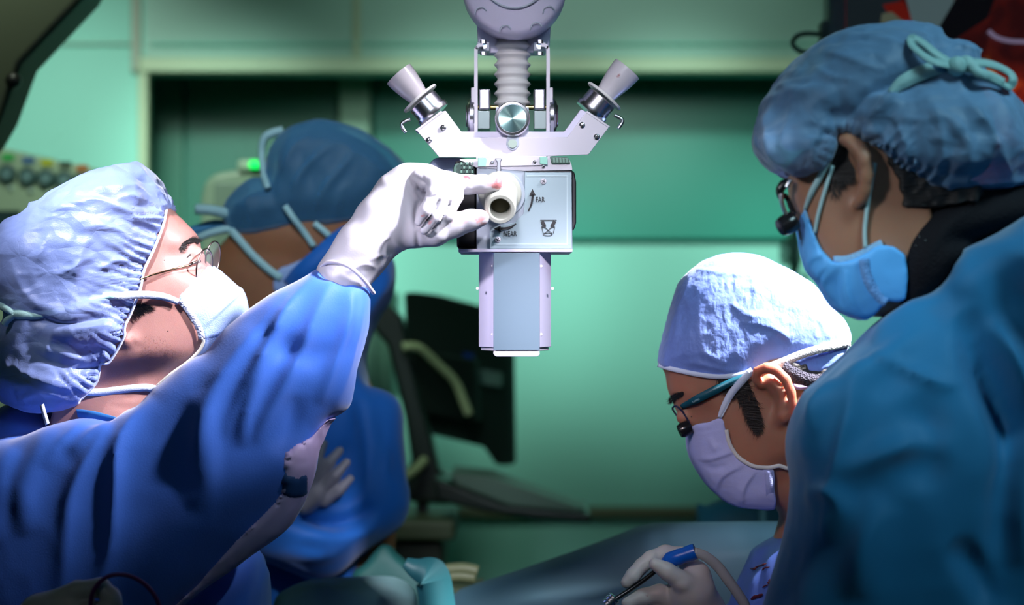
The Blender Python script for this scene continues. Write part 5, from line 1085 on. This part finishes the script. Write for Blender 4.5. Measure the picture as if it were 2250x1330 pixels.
# gloved hand with the suction handle
YH = 2.20
M_GLC = mat('latex_glove_stained', (0.66, 0.62, 0.62), 0.42, bumps=(('ridge', 30, 0.0014),), sss=0.1, origin=oc,
   spots=[(P(x, y, YH-0.02), r, c) for x, y, r, c in ((1378,1286,0.006,(0.45,0.16,0.16)),(1445,1205,0.005,(0.45,0.2,0.2)),(1440,1240,0.002,(0.45,0.1,0.1)),(1490,1270,0.003,(0.5,0.2,0.2)),(1535,1246,0.003,(0.5,0.15,0.15)),(1420,1318,0.008,(0.25,0.03,0.04)),(1465,1290,0.002,(0.4,0.1,0.1)))])
g = Grid(tuple(P(1345,1440,YH)-Vector((0, 0.06, 0))), tuple(P(1640,1185,YH)+Vector((0, 0.08, 0))), 0.0022)
f = g.chain([(1560,1420,YH+0.035,60),(1535,1350,YH+0.012,56),(1520,1300,YH,48),(1530,1262,YH,30)], 0.012)
for n, k in (([(1530,1260,YH+0.01,26),(1500,1222,YH+0.010,19),(1462,1216,YH+0.004,18),(1430,1228,YH-0.002,17),(1410,1244,YH-0.004,16),(1392,1264,YH-0.006,16),(1377,1280,YH-0.006,14)], 0.003),
          ([(1535,1300,YH-0.006,36),(1500,1280,YH-0.018,24),(1466,1256,YH-0.024,19),(1440,1240,YH-0.026,15)], 0.004),
          ([(1500,1330,YH+0.004,30),(1450,1305,YH+0.002,21),(1410,1312,YH,18),(1380,1325,YH,16)], 0.002),
          ([(1500,1370,YH+0.006,28),(1450,1345,YH+0.006,20),(1410,1352,YH+0.004,17),(1385,1362,YH+0.002,14)], 0.002),
          ([(1505,1400,YH+0.010,26),(1460,1385,YH+0.010,18),(1425,1392,YH+0.008,15)], 0.002)):
    f = smin(f, g.chain(n, 0.004), k)
gC = build('surgical_glove', f, g, M_GLC, rc, fl=[([(1441,1205),(1446,1222),(1440,1236)], 2.5, -0.0015), ([(1475,1285),(1500,1276),(1520,1272)], 3, -0.001)])
g = Grid((P(1500,0,YH).x, YH-0.04, 0.98), (P(1700,0,YH).x+0.03, 2.40, 1.20), 0.008)
build('gown_sleeve', g.wchain([tuple(P(1575,1440,YH+0.04))+(0.036,), (P(1600,1450,Y0).x, 2.30, 1.05, 0.05)]), g, M_GC, rc)
sr = root('suction_handpiece', P(1490, 1225, YH-0.02), 'bright blue suction handle with a dark rod and clear tube held in the right-hand glove', 'suction tool')
p0 = P(1462, 1234, YH-0.012); p1 = P(1528, 1212, YH-0.018)
lathe('handle', p0, tuple(p1-p0), [(0.003, -0.004), (0.006, 0), (0.0085, 0.004), (0.0090, 0.016), (0.0085, 0.022), (0.0092, 0.030), (0.0088, (p1-p0).length), (0.0072, (p1-p0).length), (0, (p1-p0).length-0.002)], mat('bright_blue_plastic', (0.003, 0.12, 0.62), 0.3), sr, 32)
tube('rod', [P(1468,1232,YH-0.012), P(1424,1268,YH-0.008), P(1385,1296,YH-0.006), P(1350,1318,YH-0.006)], 0.0026, mat('dark_rod', (0.06, 0.07, 0.08), 0.25, 0.8), sr)
lathe('collar_nut', P(1352,1312,YH-0.006), (-0.6, 0, -0.6), [(0.004, 0), (0.0075, 0.001), (0.0075, 0.003), (0.0055, 0.004), (0.0075, 0.005), (0.0075, 0.008), (0.0055, 0.009), (0.0072, 0.010), (0.0072, 0.013), (0, 0.014)], M_CHROME, sr, 32)
tube('clear_tube', [P(x, y, YH+d) for x, y, d in ((1524,1214,-0.018),(1548,1222,-0.016),(1576,1244,-0.012),(1602,1278,-0.010),(1622,1306,-0.008),(1640,1340,-0.006),(1660,1420,0.0),(1670,1500,0.01))], 0.0058, mat('clear_tubing', (0.55, 0.55, 0.56), 0.25, alpha=0.75), sr)
lower_body(rc, P(1790,0,Y0).x, Y0+0.04, 0.72, S_C)

# ------------------------------------------------------------------ D: tall surgeon on the right
Y0 = 1.97
rd = root('surgeon', (P(2150, 0, Y0).x, Y0+0.02, 0), 'tall person at the right in a puffy cap with a bow and black neck guard', 'person')
S_D = skin('skin_olive', (0.42, 0.21, 0.13))
headD = [(1646,303),(1660,260),(1681,216),(1724,157),(1779,103),(1843,68),(1925,53),(2033,51),(2071,62),(2119,81),(2152,100),(2163,135),(2222,200),(2255,240),(2290,290),(2300,345),(2270,420),(2230,500),(2200,640),(1990,700),(1903,700),(1860,690),(1827,670),(1800,622),(1774,595),(1762,541),(1754,500),(1742,472),(1733,433),(1730,400),(1700,376),(1665,350)]
HD = Shell(headD, Y0, 0.095, h=0.004, mods=(([(1650,300),(1900,310),(1960,370),(2060,440),(2000,720),(1700,700),(1700,420)], -0.30, 0.03),))
g = Grid((P(1720,0,Y0).x, Y0-0.14, 0.85), (P(2250,0,Y0).x+0.04, Y0+0.14, 1.72), 0.0038, 1.42, 0.02)
clipD = HD.fpoly([(1780,330),(1732,392),(1733,433),(1742,472),(1754,500),(1762,541),(1774,595),(1800,622),(1827,670),(1903,698),(1990,700),(2030,740),(2040,560),(2050,450),(1960,350),(1900,250)], 3)
fb = g.shell(HD, 0, clipD, 0.008)
fb = smin(fb, g.wchain([tuple(P(2000,520,Y0+0.01))+(0.05,), tuple(P(2130,680,Y0+0.03))+(0.055,)]), 0.02); fb = smin(fb, g.ell((P(2200,0,Y0).x, Y0+0.03, 1.20), (0.18, 0.10, 0.26)), 0.06)
ye = HD.front(1880, 380).y
helix = [(1846,306,-0.004,14),(1866,308,-0.012,17),(1886,326,-0.018,19),(1900,352,-0.020,18),(1904,385,-0.019,16),(1900,418,-0.014,15),(1890,442,-0.008,13)]
fb = smin(fb, ear(g, ye, helix, 0, [(1880,345,-0.006,17),(1892,390,-0.006,15)], [(1892,438,-0.008,14),(1884,450,-0.003,10)]), 0.004)
fb = smax(fb, -g.chain([(1866,350,ye-0.008,9),(1874,372,ye-0.006,8),(1876,392,ye-0.004,7)], 0.002), 0.003)
build('body', fb, g, S_D, rd)
strands('sideburn', HD, scatter([(1826,330),(1848,308),(1872,340),(1880,372),(1862,392),(1838,392),(1822,372)], 1300, (0.45, 1), 24, 0.5), 0.0004, rd, off=0.003)
hairpatch('temple_hair', HD, [(1824,340),(1840,308),(1862,330),(1876,362),(1866,384),(1842,372),(1826,362)], 0.0025, rd, ns=0.0012)
strands('temple_strands', HD, scatter([(1800,372),(1850,380),(1858,400),(1836,430),(1820,410)], 140, (0.3, 1), 22, 0.5), 0.0003, rd, off=0.0010)
hairpatch('nape_hair', HD, [(1950,340),(2060,380),(2150,400),(2150,440),(1995,458),(1984,430),(1970,395)], 0.003, rd, ns=0.0018)
g = Grid((P(1650,0,Y0).x, Y0-0.12, 1.58), (P(2270,0,Y0).x, Y0+0.12, 1.80), 0.005)
build('hair', g.shell(HD, -0.008, HD.fpoly([(1790,180),(1900,90),(2050,90),(2150,160),(2200,300),(2150,390),(1980,350),(1880,290),(1760,320),(1740,260)], 3), 0.01), g, M_HAIR, rd)
capD = [(1646,303),(1660,260),(1681,216),(1724,157),(1779,103),(1843,68),(1925,53),(1980,48),(2033,51),(2071,62),(2082,76),(2119,81),(2152,100),(2163,135),(2190,170),(2222,200),(2255,240),(2290,290),(2300,345),(2285,400),(2250,413),(2168,419),(2087,421),(2049,411),(2022,390),(1979,373),(1946,346),(1919,330),(1898,303),(1865,290),(1838,293),(1832,325),(1811,368),(1779,387),(1746,391),(1708,379),(1670,352),(1651,325)]
g = Grid((P(1640,0,Y0).x-0.01, Y0-0.16, 1.58), (P(2300,0,Y0).x+0.02, Y0+0.16, 1.80), 0.0030)
M_CAPD = mat('bouffant_cloth_teal', (0.16, 0.33, 0.56), 0.5, bumps=(('ridge', 13, 0.018, (1, 1, 1.6)), ('crumple', 30, 0.003), ('noise', 500, 0.0003)), seethru=0.42, sheen=0.3)
f = g.shell(HD, 0.005, HD.fpoly(capD, 3), 0.008, puff=(0.014, 0.04))
f = smin(f, g.ell(tuple(P(2075, 310, Y0-0.085)), (0.075, 0.030, 0.036)), 0.03)
f = smin(f, g.ell(tuple(P(1750, 330, Y0-0.055)), (0.042, 0.028, 0.022)), 0.02)
f = smax(f, sd_poly(np.array(HD.fpoly(capD, 3)), g.X, g.Z)[:, None, :]+0*f, 0.005)
FD = [([(2095,160),(2010,170),(1930,200),(1880,235),(1840,270)], 10, -0.014), ([(1840,300),(1860,250),(1910,215),(1970,205)], 9, 0.008, V_), ([(1900,300),(1930,250),(1960,215),(1980,205)], 10, 0.010, V_), ([(1810,270),(1780,320),(1790,370)], 7, 0.006, V_), ([(1740,250),(1720,310),(1740,370)], 7, 0.005, V_),
 ([(1690,230),(1680,290),(1700,350)], 7, 0.004, V_), ([(1800,110),(1860,130),(1920,150),(1960,150)], 6, 0.004, V_), ([(1780,140),(1830,170),(1900,180)], 6, 0.004, V_), ([(2040,60),(2060,100),(2070,130)], 7, -0.006), ([(2020,200),(2060,260),(2070,330),(2050,390)], 7, 0.005, V_),
 ([(2100,200),(2160,260),(2200,330),(2230,400)], 7, 0.006, V_), ([(2130,180),(2190,220),(2250,300)], 7, 0.005, V_), ([(1960,250),(1990,320),(1990,370)], 7, 0.005, V_), ([(2050,230),(2120,300),(2140,380)], 7, 0.005, V_), ([(1700,180),(1760,200),(1800,190)], 6, 0.004, V_), ([(1850,80),(1950,90),(2030,110)], 6, 0.004, V_), ([(2090,100),(2130,110),(2150,140)], 6, 0.006, V_)]
capDo = build('bouffant_cap', f, g, M_CAPD, rd, fl=FD, noise=(('ridge', 16, 0.0038, 3, (1, 1, 1.5)), ('ridge', 45, 0.0012, 8)), pleat=[([(1919,335),(1898,308),(1865,295),(1838,298),(1832,330),(1811,368),(1779,387),(1746,391)], 18, 40, 0.0035), ([(1919,335),(1946,350),(1979,377),(2022,394),(2087,424)], 22, 40, 0.004)])
M_BOW = mat('pale_mint_tie', (0.28, 0.50, 0.50), 0.6, bumps=(('noise', 60, 0.003),))
O_ = 0.021
ribbon('cap_tie', [HD.front(x, y, O_-0.002) for x, y in ((1955,205),(1985,180),(2030,158),(2070,148),(2100,146))], 0.011, M_BOW, capDo, th=0.003, widths=[0.6, 1.2, 1.3, 1.1, 0.8])
kn = HD.front(2102, 146, O_+0.006)
bow = link('bow_knot', (lambda b: (bmesh.ops.create_icosphere(b, subdivisions=3, radius=0.0095, matrix=Matrix.Translation(kn)), bm_mesh('bow_knot', b, True))[1])(bmesh.new()), M_BOW, capDo)
ribbon('bow_loop', [kn, HD.front(2060,120,O_+0.004), HD.front(2030,96,O_+0.004), HD.front(2008,84,O_+0.004), HD.front(2002,94,O_+0.006), HD.front(2012,108,O_+0.010), HD.front(2050,134,O_+0.012), kn], 0.009, M_BOW, capDo, up=(0.3, -0.8, 0.5), th=0.0015)
ribbon('bow_loop', [kn, P(2140,138,kn.y), P(2180,142,kn.y+0.01), P(2215,158,kn.y+0.02), P(2226,175,kn.y+0.02), P(2215,190,kn.y+0.02), P(2190,176,kn.y+0.006), P(2150,158,kn.y), kn], 0.009, M_BOW, capDo, up=(0.3, -0.8, 0.5), th=0.0015)
ribbon('bow_tail', [kn, P(2125,134,kn.y-0.004), P(2150,160,kn.y-0.006), P(2175,168,kn.y), P(2205,184,kn.y+0.01)], 0.010, M_BOW, capDo, th=0.0015)
maskD = [(1768,460),(1774,475),(1782,492),(1790,515),(1800,541),(1812,558),(1824,570),(1835,578),(1858,575),(1881,568),(1910,553),(1936,538),(1990,560),(1990,660),(1952,662),(1928,688),(1903,704),(1880,700),(1860,692),(1827,672),(1800,623),(1774,596),(1765,560),(1758,520),(1754,482)]
HDm = Shell([(1754,482),(1757,520),(1765,560),(1774,596),(1800,623),(1827,672),(1860,692),(1903,706),(1990,720),(2200,650),(2290,290),(2152,100),(1925,53),(1779,103),(1700,200),(1733,433)], Y0, 0.083, h=0.004)
g = Grid((P(1740,0,Y0).x, Y0-0.13, 1.47), (P(1995,0,Y0).x+0.02, Y0+0.12, 1.60), 0.0026)
M_MD = mat('mask_cloth_blue', (0.11, 0.47, 1.0), 0.55, bumps=(('noise', 400, 0.0003), ('ridge', 14, 0.002)))
f = g.shell(HDm, 0.003, HDm.fpoly(maskD, 2), 0.0022)
maskDo = build('face_mask', f, g, M_MD, rd, fl=[([(1772,592),(1790,570),(1812,562)], 5, 0.004, 'step'), ([(1802,620),(1806,600),(1825,580)], 6, 0.005, 'step'), ([(1826,668),(1812,620),(1830,585)], 7, 0.004), ([(1900,700),(1870,650),(1862,590)], 6, 0.005, 'step'), ([(1850,690),(1840,640),(1842,590)], 7, -0.003)], noise=(('ridge', 30, 0.0006, 3),))
ribbon('mask_band', [HD.front(x, y, 0.005) for x, y in ((1831,574),(1860,573),(1890,563),(1920,547),(1940,537))], 0.0100, mat('mask_band_blue', (0.22, 0.45, 0.72), 0.7, bumps=(('voronoi', 420, 0.001),)), maskDo)
tube('mask_band', [HD.front(x, y, 0.004) for x, y in ((1768,462),(1778,490),(1790,522),(1804,550),(1826,574))], 0.0014, mat('mask_band_blue', (0.22, 0.45, 0.72)), maskDo)
ribbon('mask_seam', [HDm.front(x, y, 0.0045) for x, y in ((1898,570),(1903,600),(1915,630),(1935,655),(1948,664))], 0.010, mat('mask_band_blue2', (0.14, 0.34, 0.72), 0.7, bumps=(('voronoi', 420, 0.0012),)), maskDo)
M_LOOP = mat('pale_loop', (0.42, 0.62, 0.64), 0.6)
ribbon('mask_strap', [HD.front(x, y, 0.005) for x, y in ((1768,462),(1782,425),(1802,388),(1822,350),(1836,318))], 0.0056, M_LOOP, maskDo, widths=[0.6, 1, 1, 1, 1])
tube('ear_loop', [HD.front(x, y, 0.004) for x, y in ((1790,512),(1798,470),(1812,420),(1830,364))], 0.0019, M_LOOP, maskDo)
tube('ear_loop', [HD.front(x, y, o) for x, y, o in ((1901,545,0.004),(1900,500,0.004),(1908,440,0.006),(1916,395,0.010),(1922,358,0.012))], 0.0021, M_LOOP, maskDo)
tube('nose_tape', [HDm.front(x, y, 0.0035) for x, y in ((1752,478),(1756,505),(1760,526))], 0.0013, mat('skin_tape', (0.50, 0.26, 0.16), 0.6), maskDo)
# loupes
M_GLOSS = mat('black_gloss', (0.01, 0.01, 0.012), 0.2)
yg = Y0-0.03
gd = tube('loupe_glasses', [P(x, y, yg+d) for x, y, d in ((1733,398,0),(1722,405,0),(1714,418,0),(1716,434,0.0),(1724,430,0.004),(1732,440,0.006),(1738,455,0.004),(1745,470,0.0))], 0.0036, M_GLOSS, rd, rs=[1, 1.3, 1.2, 0.8, 0.7, 0.7, 0.8, 0.8])
tube('metal_frame', [P(x, y, yg-0.004) for x, y in ((1716,425),(1718,445),(1724,464),(1732,478),(1738,490))], 0.0022, M_CHROME, gd)
tube('temple_tip', [P(x, y, yg-0.006) for x, y in ((1728,412),(1732,404),(1738,396))], 0.0028, M_CHROME, gd)
lathe('magnifier', P(1742, 486, yg), (-0.75, -0.25, -0.4), [(0.0095, -0.002), (0.0105, 0.002), (0.010, 0.010), (0.0085, 0.015), (0.0078, 0.0152), (0, 0.0142)], M_GLOSS, gd, 32)
# black neck guard
colD = [(1992,452),(2050,418),(2150,408),(2270,408),(2330,470),(2330,600),(2200,680),(2060,720),(1960,690),(1945,655),(1926,640),(1918,608),(1920,570),(1935,530),(1960,495)]
CD = Shell(colD, Y0-0.01, 0.105, k=2.2, h=0.005, mods=(([(2068,530),(2250,480),(2360,465),(2360,720),(2010,720),(2060,600),(2110,552)], -0.85, 0.012),))
g = Grid((P(1900,0,Y0).x, Y0-0.14, 1.44), (P(2345,0,Y0).x, Y0+0.14, 1.64), 0.0036)
M_NG = mat('black_knit', (0.006, 0.006, 0.009), 0.85, bumps=(('voronoi', 420, 0.0008),), spec=0.2)
ngo = build('neck_guard', g.shell(CD, 0, CD.poly, 0.003), g, M_NG, rd, fl=[([(2080,430),(2000,500),(1975,580),(1985,650)], 8, -0.010), ([(2160,440),(2080,500),(2040,560),(2020,620)], 6, 0.006, V_), ([(1955,520),(1945,580),(1950,640)], 6, 0.003)], noise=(('noise', 14, 0.003, 2),))
for x, y, r in ((2061,534,0.0013),(2043,551,0.0012),(2020,520,0.0006),(2034,528,0.0006),(2012,540,0.0005),(2050,524,0.0005)):
    bm = bmesh.new(); bmesh.ops.create_icosphere(bm, subdivisions=2, radius=r, matrix=Matrix.Translation(CD.front(x, y, 0.001))); link('snap_stud', bm_mesh('snap_stud', bm, True), M_CHROME, ngo)
# gown D
gownD = [(2060,533),(2110,520),(2180,500),(2250,484),(2340,470),(2450,500),(2600,600),(2720,800),(2760,1300),(2780,2700),(1660,2700),(1680,1500),(1700,1330),(1710,1291),(1729,1218),(1737,1169),(1744,1110),(1749,1052),(1737,993),(1739,924),(1759,866),(1798,827),(1866,758),(1896,724),(1935,690),(1990,640),(2050,598),(2100,560),(2062,556)]
GD = Shell(gownD, Y0, 0.15, h=0.005, mods=(([(2058,530),(2250,480),(2420,470),(2500,620),(2240,640),(2150,590),(2110,560)], 2.2, 0.02),))
g = Grid((P(1650,0,Y0).x, Y0-0.19, 0.36), (P(2780,0,Y0).x+0.01, Y0+0.19, 1.67), 0.0052, 1.16, 0.022)
M_GD = gown_mat('teal_blue_gown', (0.012, 0.21, 0.46), (0.010, 0.18, 0.41))
FDg = [([(2115,690),(2150,780),(2200,880),(2225,980),(2215,1120),(2200,1340)], 30, -0.026), ([(2050,700),(1950,790),(1860,860),(1800,930),(1775,1020)], 24, 0.010), ([(1920,785),(2000,815),(2060,840),(2110,850)], 12, 0.007, V_), ([(1915,800),(1880,900),(1850,1000),(1800,1200)], 26, 0.011, V_), ([(2180,700),(2230,800),(2260,900)], 30, 0.014),
 ([(1850,840),(1815,900),(1800,960)], 14, 0.007, V_), ([(1830,1060),(1920,1010),(2010,978),(2110,985)], 30, 0.009), ([(1760,1100),(1820,1080),(1850,1120),(1800,1190)], 20, 0.008), ([(2100,1190),(2150,1260),(2190,1340)], 24, -0.012), ([(1900,745),(1980,695),(2080,645)], 24, 0.008), ([(2250,950),(2235,1050),(2240,1250)], 26, 0.014), ([(1950,1100),(1900,1200),(1880,1330)], 40, 0.010), ([(2000,870),(2040,960),(2030,1080)], 36, -0.008)]
gownDo = build('gown', smin(smin(g.shell(GD, 0, GD.poly, 0.004), g.wchain([tuple(P(2330,640,Y0-0.02))+(0.085,), tuple(P(2450,700,Y0-0.01))+(0.10,)]), 0.03), g.wchain([tuple(P(2152,606,Y0-0.080))+(0.034,), tuple(P(2290,570,Y0-0.075))+(0.046,), tuple(P(2420,600,Y0-0.05))+(0.07,)]), 0.03), g, M_GD, rd, fl=[(q[0], q[1]*0.9, q[2]*1.5)+tuple(q[3:]) for q in FDg], noise=(('noise', 5, 0.006, 9), ('ridge', 7, 0.004, 4)))
lower_body(rd, P(2150,0,Y0).x, Y0+0.02, 0.78, S_D)
# ================================================================== operating table and drapes
YT0 = 2.74
def drape(name, px, Y, Tm, m, label, fl=(), h=0.009, k=1.5, hz=None, loc=None, group=None, cat='drape'):
    S = Shell(px, Y, Tm, k=k, h=0.008); lo = S.poly.min(0); hi = S.poly.max(0)
    g = Grid((lo[0]-0.02, Y-Tm*1.3-0.02, max(0.02, lo[1]-0.02)), (hi[0]+0.02, Y+Tm*1.3+0.02, hi[1]+0.02), h, hz if hz else lo[1], 0.025)
    f = g.shell(S, 0, S.poly, 0.004)
    return build(name, f, g, m, None, fl=fl, noise=(('noise', 7, 0.004, 3),), label=label, cat=cat, loc=loc or ((lo[0]+hi[0])/2, Y, max(0.0, lo[1])))
tb = root('operating_table', (0.08, YT0, 0), 'operating table hidden under the long grey-blue drape at the bottom', 'operating table')
boxobj('table_top', (-0.33, YT0-0.12, 0.86), (0.40, YT0+0.09, 0.93), mat('table_black', (0.02, 0.02, 0.02), 0.5), tb, 0.01)
boxobj('column', (0.0, YT0-0.04, 0.06), (0.12, YT0+0.04, 0.86), M_STEEL, tb, 0.01); boxobj('base', (-0.2, YT0-0.07, 0.0), (0.3, YT0+0.07, 0.06), M_STEEL, tb, 0.01)
drape('grey_blue_drape', [(1000,1300),(1100,1264),(1240,1216),(1340,1180),(1400,1156),(1440,1149),(1560,1152),(1700,1149),(1760,1150),(1790,1200),(1800,1450),(1790,1540),(990,1540),(988,1450),(985,1345)], YT0, 0.10, mat('grey_blue_cloth', (0.10, 0.20, 0.27), 0.6, bumps=(('ridge', 4, 0.01),), vary=(5, (0.08, 0.20, 0.25), 0.3)),
      'long grey-blue surgical drape rising to the right under the gloved hand', fl=[([(1430,1155),(1445,1200),(1480,1260)], 10, 0.010, V_), ([(1100,1330),(1300,1300),(1420,1270)], 12, 0.008), ([(1560,1215),(1640,1220),(1700,1200)], 12, 0.006)], loc=(0.1, YT0, 0.94))
drape('pale_drape', [(600,1330),(625,1298),(680,1276),(760,1270),(850,1268),(880,1272),(905,1290),(920,1330),(922,1550),(600,1550)], 2.70, 0.06, mat('pale_mint_cloth', (0.15, 0.27, 0.28), 0.6),
      'pale crumpled drape at the bottom below the folded arms', fl=[([(640,1300),(720,1295),(830,1320)], 8, 0.010, V_), ([(760,1275),(850,1290),(920,1330)], 8, 0.008, V_)], loc=(-0.2, 2.7, 0.93))
st = ribbon('teal_drape_strap', [P(x, y, 2.60) for x, y in ((890,1236),(915,1250),(945,1262),(955,1290),(962,1345),(965,1400))], 0.048, mat('teal_strap', (0.012, 0.10, 0.12), 0.5), None, th=0.004, up=(0.3, -0.9, 0.4), widths=[0.3, 0.6, 1, 1, 1, 1],
      label='teal cloth strap folded over the pale drape', cat='strap', loc=P(960, 1400, 2.6))
drape('green_drape', [(770,1300),(800,1240),(845,1186),(880,1215),(915,1245),(945,1275),(960,1330),(960,1700),(770,1700)], 2.86, 0.03, mat('green_cloth', (0.006, 0.08, 0.07), 0.6), 'dark green drape behind the teal strap beside the blue elbow', loc=(-0.2, 2.86, 0.92))
yb = 3.4
drape('dark_blue_bundle', [(1530,1160),(1550,1118),(1590,1096),(1640,1092),(1700,1100),(1745,1120),(1750,1500),(1740,2000),(1530,2000)], yb, 0.09, mat('dark_blue_cloth', (0.01, 0.11, 0.17), 0.6), 'dark blue covered bundle under the bowed head, far behind the drape', h=0.012, loc=(P(1640,0,yb).x, yb, 0.0))
# stool under the bundle
sk = root('instrument_stand', (P(1640,0,yb).x, yb, 0), 'low steel stand beneath the dark blue bundle', 'stand')
zb = P(0, 2000, yb).z
boxobj('stand_top', (P(1530,0,yb).x, yb-0.12, zb-0.10), (P(1745,0,yb).x, yb+0.12, zb-0.07), M_STEEL, sk, 0.004)
for sx in (-0.07, 0.07): 
    for sy in (-0.09, 0.09): boxobj('leg', (P(1640,0,yb).x+sx-0.01, yb+sy-0.01, 0), (P(1640,0,yb).x+sx+0.01, yb+sy+0.01, zb-0.10), M_STEEL, sk)
iv2 = boxobj('pale_post', (P(1668,0,3.25).x, 3.24, 0.0), (P(1681,0,3.25).x, 3.26, P(0,1100,3.25).z), mat('pale_post', (0.08, 0.25, 0.28), 0.4), None, label='thin pale post in front of the dark blue bundle', cat='post', loc=(P(1675,0,3.25).x, 3.25, 0))
gz = root('gauze_pile', P(1000, 1262, 2.98), 'small pile of rolled cream tubing beside the green drape', 'tubing')
for pts in ([(940,1258),(980,1252),(1020,1250),(1050,1256)], [(960,1275),(1000,1266),(1045,1270)]):
    tube('tube_roll', [P(x, y, 2.98) for x, y in pts], 0.009, mat('cream_tube', (0.14, 0.17, 0.08), 0.5), gz)
ty = root('side_table', (P(990,0,2.98).x, 2.98, 0), 'narrow dark side table below the rolled cream tubing', 'table')
zq = P(0,1283,2.98).z
boxobj('table_top', (P(930,0,2.98).x, 2.93, zq-0.02), (P(1062,0,2.98).x, 3.04, zq), mat('shelf_olive', (0.07, 0.1, 0.05)), ty)
for sx in (938, 1054):
    for sy in (2.935, 3.025): boxobj('leg', (P(sx,0,2.98).x-0.005, sy, 0), (P(sx,0,2.98).x+0.005, sy+0.01, zq-0.02), M_STEEL, ty)
